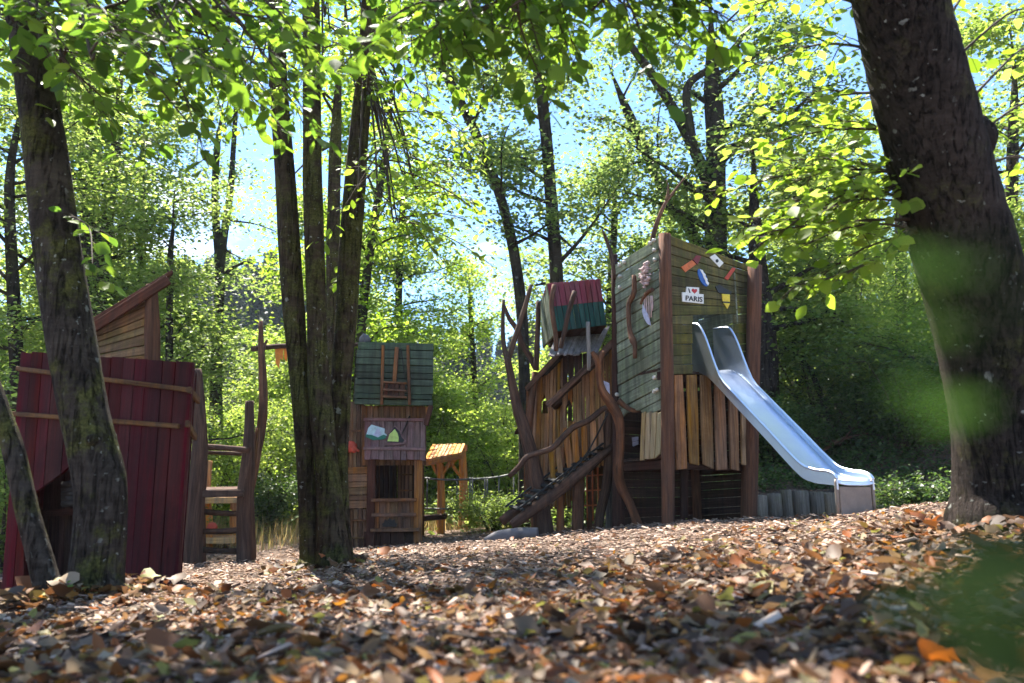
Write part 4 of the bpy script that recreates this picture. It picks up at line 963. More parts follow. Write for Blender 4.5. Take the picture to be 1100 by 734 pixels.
# ================================================================== PALISADE WALL BEHIND THE SLIDE
pw = thing('stake_wall', 'low retaining wall of grey mossy stakes behind the slide', 'retaining wall', V((4.8, 12.6, gz(4.8, 12.5))))
x = 2.7
while x < 6.35:
    w_ = random.uniform(.16, .26); g_ = gz(x, 12.35)
    m = MB(); m.tube([V((x + w_ / 2, 12.6, g_ - .1)), V((x + w_ / 2 + random.uniform(-.01, .01), 12.6 + random.uniform(-.02, .02), g_ + random.uniform(.36, .43)))], [w_ * .53, w_ * .5], 9, 1, .08); m.build('stake', M['palis'], pw, bevel=.012)
    x += w_
# ================================================================== GROUND
def axis_grid(lo, hi, n, c, k):
    t = np.linspace(-1, 1, n); s = np.sinh(t * k) / np.sinh(k)
    return c + np.where(s < 0, s * (c - lo), s * (hi - c))
gx = axis_grid(-130, 130, 260, 0.5, 4.2); gy = axis_grid(-14, 200, 260, 7, 4.0)
GX, GY = np.meshgrid(gx, gy); GZ = hz(GX.ravel(), GY.ravel())
me = bpy.data.meshes.new('ground'); n = 260
vv = np.c_[GX.ravel(), GY.ravel(), GZ].astype(np.float32)
ii = (np.arange(n - 1)[:, None] * n + np.arange(n - 1)[None, :]).ravel()
qd = np.c_[ii, ii + 1, ii + n + 1, ii + n].astype(np.int32)
me.vertices.add(len(vv)); me.vertices.foreach_set('co', vv.ravel()); me.loops.add(qd.size); me.loops.foreach_set('vertex_index', qd.ravel())
me.polygons.add(len(qd)); me.polygons.foreach_set('loop_start', (np.arange(len(qd)) * 4).astype(np.int32)); me.polygons.foreach_set('loop_total', np.full(len(qd), 4, np.int32))
me.update(calc_edges=True); me.polygons.foreach_set('use_smooth', np.ones(len(qd), bool)); me.materials.append(M['ground'])
go = bpy.data.objects.new('ground', me); COL.objects.link(go); tag(go, kind='structure')

# ------------------------------------------------------------------ litter
def scatter(n, dmin, dmax, power=1.0, spread=.72):
    """Points on the ground, thinning out with distance."""
    u = rng.uniform(0, 1, n); d = (dmin ** (1 - power) + u * (dmax ** (1 - power) - dmin ** (1 - power))) ** (1 / (1 - power)) if power != 1 else dmin * (dmax / dmin) ** u
    x = rng.uniform(-1, 1, n) * (spread * d + .3)
    return x, d
def gnormal(x, y, e=.06):
    z0 = hz(x, y); return np.c_[-(hz(x + e, y) - z0) / e, -(hz(x, y + e) - z0) / e, np.ones(len(x))]
def lobed(k=15, seed=1):
    r_ = random.Random(seed); out = [(.45, 0, .0)]
    for i in range(k):
        a = 2 * math.pi * i / k; rr_ = .50 * (1.0 + .28 * (1 if i % 3 == 0 else -.35)) * r_.uniform(.85, 1.1)
        out.append((.45 + rr_ * math.cos(a), .85 * rr_ * math.sin(a), .22 * rr_ * math.cos(2 * a + r_.uniform(-.5, .5)) + r_.uniform(-.03, .06)))
    return np.array(out, float), [[0, i + 1, (i + 1) % k + 1] for i in range(k)]
n = 74000
x, y = scatter(n, 1.0, 15, 1.3); keep = ~((x > 5.9) & (y > 9.9)) ; x, y = x[keep], y[keep]; n = len(x)
kp = (rng.uniform(0, 1, n) < 1 - .72 * sstep(4.0, 8.0, y)) & (np.sin(x * 2.3 + 1.1 * np.sin(y * 1.9)) * np.sin(y * 2.7 + .6 * x) + rng.normal(0, .5, n) > -.75); x, y = x[kp], y[kp]; n = len(x)
z = hz(x, y) + rng.uniform(.0, .035, n); a = rng.uniform(0, 6.283, n)
nn = gnormal(x, y) + rng.normal(0, .42, (n, 3)) * np.array([1, 1, .2])
sz = np.minimum(rng.gamma(2.4, .0145, n) + .012, np.where(y < 2.6, .075, .13)) * (1 - .3 * sstep(4, 8, y))
NARROW = (np.array([(0,0,.02),(.12,.11,.05),(.3,.2,.10),(.52,.22,.05),(.75,.14,.14),(1,.02,.06),(.78,-.13,.16),(.5,-.22,.08),(.28,-.19,.12),(.1,-.1,.03),(.4,0,-.02),(.7,.0,.0)], float),
        [[0,10,2,1],[10,3,2],[10,11,4,3],[11,5,4],[11,6,5],[10,7,6,11],[10,8,7],[0,9,8,10]])
ROLLED = (np.array([(0,.1,.12),(0,-.02,0),(.02,-.16,.1),(.35,.2,.2),(.35,0,-.02),(.35,-.22,.18),(.7,.17,.24),(.7,.02,.02),(.7,-.16,.22),(1,.03,.2),(1.02,-.03,.12)], float),
        [[0,1,4,3],[1,2,5,4],[3,4,7,6],[4,5,8,7],[6,7,10,9],[7,8,10]])
pick = rng.choice(5, n, p=[.26, .2, .14, .22, .18])
for q_, tm in enumerate((DEAD, lobed(15, 1), lobed(13, 5), NARROW, ROLLED)):
    kq = pick == q_
    leaf_l = leaf_obj('leaf_litter', M['dead'], None, np.c_[x, y, z][kq], np.c_[np.cos(a), np.sin(a), rng.normal(0, .28, n)][kq], nn[kq], sz[kq], tm); tag(leaf_l, kind='stuff')
CH = (np.array([(0, .12, 0), (1, .16, .02), (1, -.13, .03), (0, -.15, .01), (.03, .1, .07), (.96, .12, .09), (.97, -.1, .1), (.02, -.12, .08)], float), [[4, 7, 6, 5], [0, 1, 2, 3], [0, 4, 5, 1], [1, 5, 6, 2], [2, 6, 7, 3], [3, 7, 4, 0]])
n = 170000
x, y = scatter(n, 1.0, 16, 1.05); keep = ~((x > 5.9) & (y > 9.9)) & (rng.uniform(0, 1, n) < .38 + .62 * sstep(3.8, 7.0, y)); x, y = x[keep], y[keep]; n = len(x)
z = hz(x, y) + rng.uniform(-.004, .022, n); a = rng.uniform(0, 6.283, n)
chips = leaf_obj('wood_chips', M['chip'], None, np.c_[x, y, z], np.c_[np.cos(a), np.sin(a), rng.normal(0, .22, n)], gnormal(x, y) + rng.normal(0, .22, (n, 3)) * np.array([1, 1, .2]), rng.gamma(3.0, .0105, n) + .008, CH, rng.uniform(.6, 2.0, n)); tag(chips, kind='stuff')
# leaves drifted against the trunks
TB = [(P(101, 640, 5.0), .2), (P(55, 645, 4.85), .11), (P(350, 606, 7.5), .32), (P(1078, 562, 4.9), .42)]
q = np.concatenate([np.c_[t_.x + (r_ + np.abs(rng.normal(0, .13, 420))) * np.cos(an), t_.y + (r_ + np.abs(rng.normal(0, .13, 420))) * np.sin(an)] for t_, r_ in TB for an in (rng.uniform(0, 6.283, 420),)])
n = len(q); zz = hz(q[:, 0], q[:, 1]) + np.abs(rng.normal(0, .04, n)); a = rng.uniform(0, 6.283, n)
o = leaf_obj('leaf_litter', M['dead'], None, np.c_[q, zz], np.c_[np.cos(a), np.sin(a), rng.normal(0, .3, n)], rng.normal(0, .45, (n, 3)) + np.array([0, 0, 1.]), rng.gamma(2.6, .018, n) + .014, lobed(13, 9)); tag(o, kind='stuff')
# twigs among the litter
m = MB()
for k in range(150):
    yy = float(rng.uniform(1.6, 7)); xx = float(rng.uniform(-.7, .7) * yy); aa = float(rng.uniform(0, 6.28)); l_ = float(rng.uniform(.08, .3)); zz = gz(xx, yy) + .02
    d_ = V((math.cos(aa), math.sin(aa), float(rng.normal(0, .1)))); s_ = V((-d_.y, d_.x, 0)) * l_ * float(rng.normal(0, .08))
    m.tube([V((xx, yy, zz)), V((xx, yy, zz)) + d_ * l_ * .5 + s_, V((xx, yy, zz)) + d_ * l_], [.005, .0045, .002], 4, 2)
tw_ = m.build('fallen_twigs', M['twig'], None); tag(tw_, kind='stuff')
# ------------------------------------------------------------------ fine leaf clump sapling right in front of the lens
def hits_ground(px, py): return None

# ================================================================== TREES
TREES = []
def limb_tree(name, label, path, r0, r1, bark, leafm, H=None, t0=.35, nl=16, spread=3.0, ncl=9, nlf=40, lsize=.11, sig=(.40, .40, .15), group=None, flare=1.5, seg=9, extra=None, noise=.06, elev=(0, 45), azc=None, tmpl=LEAF4, extra_sprays=None):
    """A tree thing: trunk (with its limbs) and crown. path = base .. top points; H extends the trunk upward."""
    path = [V(p) for p in path]
    base = foot(path[0], .15); path = [base] + path
    if H:
        top = path[-1]; dv = (path[-1] - path[-2]).normalized()
        k = 3
        for i in range(k):
            dv = (dv * .75 + V((0, 0, .25)) + V((random.uniform(-.1, .1), random.uniform(-.1, .1), 0))).normalized()
            top = top + dv * max((H - path[-1].z), .5) / (k - i) if False else top + dv * (H - path[len(path) - 1 - i * 0].z) / max(k, 1) * .9
            path.append(top)
    root = thing(name, label, 'tree', foot(path[0], -.15), group)
    Ls = [0]
    for i in range(1, len(path)): Ls.append(Ls[-1] + (path[i] - path[i - 1]).length)
    nb = len(path) - (3 if H else 0); Lb = Ls[nb - 1]
    rad = [r0 + (r1 - r0) * min(l / Lb, 1) if l <= Lb else max(r1 * (1 - (l - Lb) / (Ls[-1] - Lb)) , .015) for l in Ls]
    rad[0] *= flare; rad[1] *= (1 + (flare - 1) * .7)
    w = MB(); w.tube(path, rad, seg, 4, noise)
    L = Leaves()
    def at(t):
        s = t * Ls[-1]
        for i in range(1, len(path)):
            if s <= Ls[i]:
                f = (s - Ls[i - 1]) / max(Ls[i] - Ls[i - 1], 1e-6); return path[i - 1].lerp(path[i], f), rad[i - 1] + (rad[i] - rad[i - 1]) * f
        return path[-1], rad[-1]
    def limb(p, dv, ln, rr):
        p = np.array(p); d0 = np.array(dv, float); pts = [p]; d = d0 / np.linalg.norm(d0)
        for k in range(4):
            d = d + rng.normal(0, .16, 3) + np.array([0, 0, .06 - .07 * k]); d /= np.linalg.norm(d); pts.append(pts[-1] + d * ln / 4)
        w.tube(pts, [rr, rr * .75, rr * .5, rr * .3, rr * .12], 5, 2, 0, cap=False)
        pts = np.array(pts); lat = np.cross(d, [0, 0, 1.]); lat /= max(np.linalg.norm(lat), 1e-6)
        for k in range(ncl):
            s = rng.uniform(.28, 1.0) * 4; i = min(int(s), 3); q = pts[i] + (pts[i + 1] - pts[i]) * (s - i)
            side = rng.choice([-1, 1]) * rng.uniform(.05, .42) * ln * (1.15 - s / 5)
            c = q + lat * side + d * abs(side) * .5 + np.array([0, 0, rng.normal(.0, .12)])
            w.tube([q, (q + c) / 2 + np.array([0, 0, .05]), c], [rr * .18 + .004, rr * .1 + .003, .003], 3, 1, 0, cap=False)
            cluster(L, c, nlf, sig, lsize)
            cluster(L, (q + c) / 2, max(nlf // 3, 4), (sig[0] * .6, sig[1] * .6, sig[2]), lsize)
    for k in range(nl):
        t = t0 + (1 - t0) * (k + rng.uniform(0, 1)) / nl; t = min(t, .995)
        p, r_ = at(t); az = rng.uniform(0, 2 * np.pi) if azc is None else azc + rng.normal(0, .9)
        el = math.radians(rng.uniform(*elev)); ln = spread * rng.uniform(.6, 1.15) * (1.1 - .55 * (t - t0) / (1 - t0 + 1e-6))
        limb(p, (math.cos(az) * math.cos(el), math.sin(az) * math.cos(el), math.sin(el)), ln, max(r_ * .38, .015))
    if extra:
        for pts, ra, rb in extra: w.tube(pts, [ra + (rb - ra) * i / (len(pts) - 1) for i in range(len(pts))], 8, 4, noise)
    tr = w.build('trunk', bark, root)
    if L.p: cr = L.build('crown', leafm, root, tmpl)
    return root

# --- nearest trees: their trunks are traced, their low boughs are leafy sprays of single leaves
def near_tree(name, label, paths, bark, leafm, sprays, knots=(), crown=None, upper=None, roots=(), seg=20, noise=.05, mats=None, group=None):
    b = foot(V(paths[0][0][0]), 0)
    root = thing(name, label, 'tree', b, group)
    for pts, rad in paths:
        m = MB(); p0 = V(pts[0]); pts = [foot(p0, .2)] + [V(p) for p in pts]; rad = [rad[0] * 1.12] + list(rad)
        m.tube(pts, rad, seg, 7, noise)
        m.build('trunk', bark, root, merge=False)
    for (pts, rad), (nr, ro) in zip(paths, roots):
        p0 = V(pts[0])
        for k in range(nr):
            az = ro + k * 6.283 / nr + random.uniform(-.35, .35); dv = V((math.cos(az), math.sin(az), 0)); rr_ = rad[0]
            q = [p0 + dv * rr_ * .45 + V((0, 0, rr_ * .9)), p0 + dv * rr_ * .8 + V((0, 0, rr_ * .3)), p0 + dv * rr_ * 1.2, p0 + dv * rr_ * 1.6]
            q = [v if i_ < 2 else V((v.x, v.y, gz(v.x, v.y) + (.02 if i_ == 2 else -.06))) for i_, v in enumerate(q)]
            m = MB(); m.tube(q, [rr_ * .42, rr_ * .42, rr_ * .3, rr_ * .15], 9, 4, .1); m.build('root', bark, root)
    for c_, dv, r_ in knots:
        m = MB(); m.tube([V(c_) - V(dv) * .6, V(c_), V(c_) + V(dv) * .6, V(c_) + V(dv)], [r_ * 1.5, r_ * 1.25, r_, r_ * .55], 14, 4, .1); m.build('knot', bark, root)
    L = Leaves()
    for s in sprays:
        w = MB(); s(w, L); w.build('bough', M['twig'], root)
    if crown:  # unseen leaf clusters overhead, added to shade the foreground
        for (c_, sg, k) in crown:
            for j in range(k):
                c2 = np.array(c_) + rng.normal(size=3) * np.array(sg)
                cluster(L, c2, 26, (.30, .30, .10), .085)
    L.build('crown', leafm, root, LEAF)
    if upper:
        L = Leaves()
        for s in upper:
            w = MB(); s(w, L); w.build('bough', M['twig'], root)
        L.build('crown', M['leafnear'], root, LEAF)
    return root
def sp(px0, py0, d0, px1, py1, d1, **k):
    return lambda w, L: spray(w, L, P(px0, py0, d0), P(px1, py1, d1), **k)
def sprays_box(n, x0, x1, y0, y1, d0, d1, dx, dy, ln, feed=None, **k):
    """n boughs starting in a pixel box at some depth, pointing roughly (dx,dy) across the view."""
    out = []
    for i in range(n):
        px, py, d = rng.uniform(x0, x1), rng.uniform(y0, y1), rng.uniform(d0, d1)
        a = P(px, py, d); v = V((dx + rng.normal(0, .45), rng.normal(0, .55), dy + rng.normal(0, .2))).normalized()
        l_ = ln * rng.uniform(.7, 1.3)
        def go(w, L, a=a, v=v, l_=l_):
            spray(w, L, a, a + v * l_, **k)
            if feed is not None:      # the limb that carries this bough from the trunk
                f = V(feed) + V((0, 0, random.uniform(-.5, .3))); h = V((0, 0, .12 * (a - f).length))
                w.tube([f, f.lerp(a, .4) + h, f.lerp(a, .75) + h * .8, a, a + v * .05], [.016, .013, .010, .008, .007], 6, 4, .05)
        out.append(go)
    return out
# A: left mossy tree
dA = 5.0
spA = [sp(60, 75, 4.9, 200, -8, 4.2, sub=10, leaf=.115, reach=.45, r=.018),
       sp(45, 20, 4.9, 190, 130, 4.0, sub=14, leaf=.115, reach=.5, r=.014), sp(45, 0, 4.9, 250, 40, 3.9, sub=14, leaf=.115, reach=.5, r=.014),
       sp(20, 10, 4.9, -60, 120, 4.3, sub=10, leaf=.115, reach=.5, r=.014), sp(150, -20, 4.2, 215, 175, 4.0, sub=12, leaf=.115, reach=.4, r=.01),
       sp(60, 230, 5.0, 110, 300, 4.4, sub=7, leaf=.115, reach=.25, r=.008)]
fA = P(15, -90, 4.98); fC = P(338, -150, 7.55); fD = P(930, -140, 3.85)
spA += sprays_box(48, -30, 230, -60, 70, 3.6, 5.2, .5, -.45, .8, feed=fA, sub=9, leaf=.115, reach=.34, r=.008)
spA += sprays_box(12, 180, 290, -40, 60, 3.6, 5.0, .4, -.5, .6, feed=fA, sub=8, leaf=.115, reach=.3, r=.008)
near_tree('mossy_tree', 'big mossy trunk in front of the red hut, bulging low on one side', [([P(101, 640, dA), P(103, 615, dA), P(108, 560, dA), P(108, 520, dA), P(101, 485, dA), P(90, 440, dA), P(77, 370, dA), P(62, 270, dA), P(47, 150, dA), P(31, 40, dA), P(18, -40, dA), P(0, -200, dA - .1)],
          [.165, .155, .15, .155, .15, .145, .148, .14, .135, .125, .12, .10])], M['bark'], M['leafnear'], spA, roots=[(5, 2.6)],
          knots=[(P(101, 474, 4.9), V((.02, -.09, .01)), .035)], crown=[((-2.4, 5.0, 5.6), (1.3, 1.0, .7), 34)])
# B: thin leaning stem
near_tree('leaning_sapling', 'thin mossy stem leaning away from the big trunk at the red hut', [([P(55, 645, 4.85), P(49, 622, 4.85), P(39, 585, 4.85), P(28, 545, 4.85), P(14, 483, 4.85), P(-4, 430, 4.85), P(-60, 270, 4.85)],
          [.09, .075, .068, .064, .06, .055, .04])], M['bark'], M['leafnear'], [sp(-30, 400, 4.85, -60, 330, 4.6, sub=6, leaf=.07, reach=.3), sp(46, 640, 4.8, 74, 628, 4.7, sub=3, leaf=.05, reach=.06, r=.004)], seg=16)
# C: cluster of stems in the middle
dC = 7.5
spC = sprays_box(26, 330, 450, -60, 90, 6.6, 8.2, .5, -.3, 1.0, feed=fC, sub=10, leaf=.095, reach=.42, r=.009)
spC += sprays_box(20, 380, 450, 90, 240, 7.0, 8.6, .5, -.25, .9, feed=P(392, 60, 7.8), sub=9, leaf=.095, reach=.4, r=.009)
spC += sprays_box(9, 255, 300, -40, 90, 6.6, 7.8, -.3, -.4, .8, feed=fC, sub=9, leaf=.095, reach=.38, r=.009)
spC += [sp(390, 200, 7.6, 470, 260, 7.2, sub=8, leaf=.08, reach=.3), sp(395, 240, 7.6, 440, 330, 7.2, sub=5, leaf=.06, reach=.15, r=.006)]
near_tree('three_stemmed_tree', 'old tree of three mossy stems growing from one foot before the green-topped playhouse', [
          (PP([(333, 608), (331, 560), (328, 500), (325, 450), (321, 400), (316, 340), (311, 270), (307, 200), (300, 100), (295, 0), (288, -160)], 7.5), [.10, .087, .084, .086, .090, .102, .106, .102, .094, .09, .08]),
          (PP([(358, 606), (355, 560), (351, 500), (346, 450), (342, 400), (340, 340), (338, 270), (336, 200), (335, 100), (334, 0), (331, -160)], 7.45), [.165, .128, .108, .115, .102, .09, .094, .098, .09, .088, .078]),
          (PP([(371, 602), (369, 560), (366, 500), (366, 450), (367, 400), (372, 340), (376, 270), (381, 200), (388, 120), (394, 60), (402, -120)], 7.75), [.08, .062, .068, .086, .102, .112, .113, .11, .10, .09, .08])],
          M['barkm'], M['leaflime'], spC, roots=[(4, 1.2), (5, .4), (3, .8)], crown=[((-1.5, 7.3, 6.6), (1.2, 1.0, .8), 50)])
# D: right foreground tree leaning over the lens
spD = [sp(990, 195, 4.5, 815, 265, 4.7, sub=14, leaf=.11, reach=.4, r=.016, bend=.1), sp(990, 165, 4.5, 880, 130, 4.8, sub=9, leaf=.11, reach=.35, r=.01),
       sp(990, 240, 4.5, 855, 305, 4.6, sub=12, leaf=.11, reach=.4, r=.014, bend=-.12), sp(990, 200, 4.5, 850, 175, 5.0, sub=10, leaf=.11, reach=.4, r=.01),
       sp(990, 220, 4.5, 880, 230, 4.3, sub=9, leaf=.11, reach=.35, r=.01), sp(985, 235, 4.5, 792, 258, 4.6, sub=14, leaf=.11, reach=.3, r=.012, bend=.05), sp(985, 215, 4.5, 800, 240, 4.8, sub=14, leaf=.11, reach=.4, r=.012, bend=.12), sp(985, 180, 4.45, 850, 200, 5.0, sub=12, leaf=.11, reach=.4, r=.012), sp(985, 250, 4.5, 880, 300, 4.7, sub=11, leaf=.11, reach=.35, r=.01), sp(990, 190, 4.5, 860, 215, 4.6, sub=10, leaf=.11, reach=.4, r=.01), sp(990, 250, 4.5, 860, 265, 4.5, sub=9, leaf=.11, reach=.35, r=.01)]
spD += [sp(955, 20, 4.25, 800, 5, 4.6, sub=12, leaf=.10, reach=.4, r=.012), sp(960, 60, 4.3, 815, 70, 4.8, sub=13, leaf=.10, reach=.42, r=.012), sp(965, 100, 4.35, 835, 125, 4.9, sub=13, leaf=.10, reach=.42, r=.012),
        sp(970, 140, 4.4, 800, 170, 5.2, sub=14, leaf=.10, reach=.45, r=.012), sp(980, 185, 4.45, 770, 215, 5.1, sub=14, leaf=.10, reach=.45, r=.012), sp(950, -30, 4.2, 840, -20, 4.5, sub=10, leaf=.10, reach=.4, r=.012), sp(985, 200, 4.5, 830, 255, 4.6, sub=13, leaf=.10, reach=.4, r=.01)]
spU = [sp(600, -60, 3.8, 785, 30, 3.9, sub=12, leaf=.11, reach=.3, r=.012), sp(640, -40, 3.8, 715, 105, 3.8, sub=10, leaf=.11, reach=.22, r=.010), sp(520, -60, 3.7, 590, 75, 3.8, sub=11, leaf=.11, reach=.28, r=.010), sp(480, -50, 3.8, 470, 70, 3.9, sub=10, leaf=.11, reach=.28, r=.010), sp(700, -50, 3.9, 770, 55, 3.9, sub=9, leaf=.11, reach=.22, r=.010)]
spU += sprays_box(40, 430, 640, -70, 10, 3.5, 4.6, .2, -.55, .55, feed=fD, sub=9, leaf=.11, reach=.3, r=.008)
spU += sprays_box(14, 620, 760, -60, -10, 3.6, 4.4, .35, -.4, .45, feed=fD, sub=8, leaf=.11, reach=.22, r=.008)
spD += [sp(1030, 60, 4.45, 1130, 15, 4.9, sub=9, leaf=.10, reach=.35, r=.01), sp(1040, 110, 4.45, 1125, 60, 5.2, sub=9, leaf=.10, reach=.35, r=.01), sp(1045, 150, 4.45, 1140, 120, 5.0, sub=9, leaf=.10, reach=.35, r=.01),
        sp(1050, 180, 4.5, 1130, 215, 5.4, sub=8, leaf=.10, reach=.32, r=.01), sp(1020, 20, 4.4, 1110, -30, 4.9, sub=9, leaf=.10, reach=.35, r=.01)]
dD = 4.9
near_tree('overhanging_tree', 'thick dark leaning trunk beside the slide with lime leafy boughs hanging over it', [([P(1078, 562, dD), P(1077, 530, dD), P(1073, 460, dD - .05), P(1062, 380, dD - .15), P(1042, 290, dD - .3), P(1022, 220, dD - .4), P(1005, 160, dD - .5), P(985, 80, dD - .65), P(965, 0, dD - .8), P(940, -110, dD - 1.0), P(900, -260, dD - 1.1)],
          [.33, .285, .272, .28, .28, .278, .277, .268, .25, .235, .21])], M['barkd'], M['leaflime'], spD, upper=spU, knots=[(P(1056, 152, dD - .55), V((.06, -.02, -.02)), .10)], crown=[((1.8, 4.2, 4.9), (1.1, 1.2, .5), 22)], seg=26)

# E: woodland trees with traced trunks
def T(name, label, pts, d, r0, r1, H, **k):
    k.setdefault('lsize', .13); k['nlf'] = int(k.get('nlf', 40) * 1.35)
    return limb_tree(name, label, PP(pts, d), r0, r1, k.pop('bark', M['barkfar']), k.pop('leafm', M['leafmid']), H=H, **k)
wood = 'woodland trees round the playground'
T('woodland_tree', 'twin-like dark straight trunk just right of the mossy tree, high above the hut', [(90, 560), (91, 400), (92, 260), (93, 140)], 17, .15, .12, 13, t0=.2, nl=22, spread=3.2, nlf=46, group=wood)
T('woodland_tree', 'second straight trunk close behind the dark one above the hut roof', [(101, 560), (102, 400), (102, 200), (101, 150)], 18.5, .12, .09, 13, t0=.3, nl=16, spread=3.0, group=wood)
T('woodland_tree', 'trunk tilting right above the peak of the hut gable', [(100, 560), (105, 400), (111, 290), (119, 200), (126, 150)], 17.5, .17, .12, 13, t0=.35, nl=14, spread=2.8, nlf=38, group=wood)
T('woodland_tree', 'thin upright trunk directly above the hut gable post', [(153, 560), (153, 400), (152, 250), (153, 185)], 20, .13, .09, 12, t0=.3, nl=14, spread=2.8, group=wood)
T('woodland_tree', 'pale forked tree standing against the blue gap left of the three stems', [(231, 560), (232, 420), (234, 350), (236, 290), (231, 220), (233, 160)], 21, .19, .09, 13, t0=.55, nl=9, spread=2.0, ncl=6, nlf=26, leafm=M['leafsky'], group=wood,
  extra=[([P(236, 290, 21), P(241, 250, 21), P(247, 210, 21), P(250, 170, 21), P(255, 90, 21)], .13, .06), ([P(236, 300, 21), P(250, 288, 21), P(265, 282, 21), P(280, 283, 21)], .06, .02)])
T('woodland_tree', 'slim straight trunk showing through the gap between the three stems', [(357, 560), (358, 400), (358, 250), (360, 170)], 10.5, .11, .09, 9, t0=.7, nl=7, spread=1.5, ncl=6, nlf=26, lsize=.09, leafm=M['leaflime'], bark=M['barkm'], group=wood)
T('woodland_tree', 'slender curving trunk leaning right behind the three stems', [(383, 560), (386, 400), (391, 320), (400, 255), (408, 200), (417, 150)], 17.0, .13, .08, 11.5, t0=.3, nl=20, spread=2.6, ncl=8, nlf=38, leafm=M['leaflime'], group=wood)
T('woodland_tree', 'thin trunk leaning strongly left across the blue sky', [(566, 560), (563, 400), (558, 310), (543, 230), (520, 165), (495, 110), (472, 66)], 16, .13, .10, 12, t0=.5, nl=12, spread=2.4, ncl=7, nlf=32, leafm=M['leafsky'], group=wood)
T('woodland_tree', 'straight trunk rising behind the red and green box', [(601, 560), (600, 400), (598, 300), (591, 200), (586, 140), (579, 80)], 16.5, .16, .13, 13, t0=.35, nl=16, spread=2.4, ncl=8, nlf=34, leafm=M['leafsky'], group=wood)
T('woodland_tree', 'massive many-limbed tree rising behind the slide tower', [(772, 540), (771, 400), (769, 260), (769, 205), (769, 150), (766, 95)], 16, .30, .20, 12.5, t0=.55, nl=14, spread=3.0, ncl=9, nlf=36, leafm=M['leafsky'], group=wood,
  extra=[([P(771, 262, 16), P(764, 205, 16), P(745, 160, 16), P(722, 115, 16), P(700, 80, 16), P(672, 40, 16), P(640, -20, 16)], .15, .07),
         ([P(768, 215, 16), P(752, 180, 15.8), P(742, 140, 15.6), P(738, 95, 15.6), P(760, 75, 15.6), P(790, 50, 15.6), P(815, 10, 15.6)], .12, .05)])
T('woodland_tree', 'trunk leaning left over the tower, its upper part bare against the sky', [(790, 540), (770, 380), (748, 262), (725, 225), (705, 188), (688, 150), (675, 122)], 17.5, .19, .12, 11.5, t0=.5, nl=9, spread=2.4, nlf=30, leafm=M['leafsky'], group=wood)
T('woodland_tree', 'stout dark trunk in the shade directly behind the slide', [(826, 540), (826, 440), (822, 350), (815, 290)], 15, .26, .18, 9.5, t0=.3, nl=13, spread=2.6, nlf=34, leafm=M['leafmid'], bark=M['barkd'], group=wood)
T('woodland_tree', 'slim trunk in the thicket right of the slide', [(860, 530), (859, 420), (857, 340), (860, 250)], 17, .10, .08, 9, t0=.25, nl=13, spread=2.4, nlf=34, leafm=M['leafmid'], group=wood)
T('woodland_tree', 'crooked sapling bending over the bank behind the slide foot', [(893, 480), (886, 440), (872, 400), (862, 385), (866, 350), (872, 300)], 15.5, .06, .04, 6.0, t0=.4, nl=7, spread=1.4, nlf=28, leafm=M['leafmid'], bark=M['barkd'], group=wood)
T('woodland_tree', 'tree filling the shade between slide and leaning trunk', [(960, 520), (962, 420), (968, 300), (965, 180)], 18, .17, .12, 10, t0=.12, nl=18, spread=3.0, nlf=36, leafm=M['leafmid'], bark=M['barkd'], group=wood)
T('woodland_tree', 'tree beyond the leaning trunk at the far right edge', [(1092, 500), (1090, 400), (1085, 300), (1088, 150)], 14, .15, .10, 11, t0=.1, nl=26, spread=3.0, nlf=46, leafm=M['leafmid'], group=wood)
T('woodland_tree', 'bushy tree at the far left edge behind the red hut', [(18, 600), (20, 480), (15, 330), (10, 200)], 12.5, .13, .08, 9.5, t0=.1, nl=30, spread=2.8, nlf=46, lsize=.10, leafm=M['leafmid'], group=wood)
T('woodland_tree', 'dense young tree peeping between hut roof and climbing frame', [(185, 580), (184, 480), (182, 380), (183, 280)], 15.5, .10, .06, 7.5, t0=.2, nl=14, spread=1.9, nlf=34, lsize=.10, leafm=M['leafmid'], group=wood)
T('woodland_tree', 'light leafy tree above the roof of the green-topped house', [(432, 560), (431, 450), (428, 330), (432, 230)], 24, .15, .10, 12, t0=.15, nl=26, spread=3.2, ncl=8, nlf=38, leafm=M['leaflime'], group=wood)
T('woodland_tree', 'light leafy tree left of the antler post', [(512, 560), (511, 450), (508, 380), (505, 330)], 26, .13, .08, 9, t0=.15, nl=22, spread=2.8, ncl=8, nlf=38, leafm=M['leafbush'], group=wood)
T('woodland_tree', 'leafy tree between the red and green box and the slide tower', [(645, 550), (648, 440), (655, 330), (660, 240)], 19.5, .14, .09, 10.5, t0=.2, nl=24, spread=2.8, ncl=8, nlf=38, leafm=M['leafmid'], group=wood)

# F: fill woodland in rows: copies of three trees
fills = []
for j, (H, lm, sprd) in enumerate(((12, M['leafmid'], 3.6), (15, M['leafsky'], 3.2), (10, M['leafbush'], 3.4))):
    o = limb_tree('background_tree', 'tree', [V((0, 60, 0)), V((.1, 60.1, H * .4)), V((-.1, 60, H * .8))], .18, .10, M['barkfar'], lm, H=H, t0=.12, nl=44, spread=sprd, ncl=11, nlf=40, lsize=.17, sig=(.5, .5, .2))
    fills.append(o)
spots = []
for row, (d, nn_, w_) in enumerate(((22, 12, .85), (27, 14, .85), (34, 17, .88), (44, 20, .9))):
    for k in range(nn_):
        u = -w_ + 2 * w_ * (k + rng.uniform(.2, .8)) / nn_
        spots.append((u * d, d + rng.uniform(-2, 2), row))
proto_used = set()
LBL = {0: ('leafy green tree in the wood behind the playground', 'middle-distance woodland trees'), 1: ('tall airy tree in the wood behind the playground', 'tall woodland trees beyond'), 2: ('bright yellow-green tree in the wood behind the playground', 'bright woodland trees beyond')}
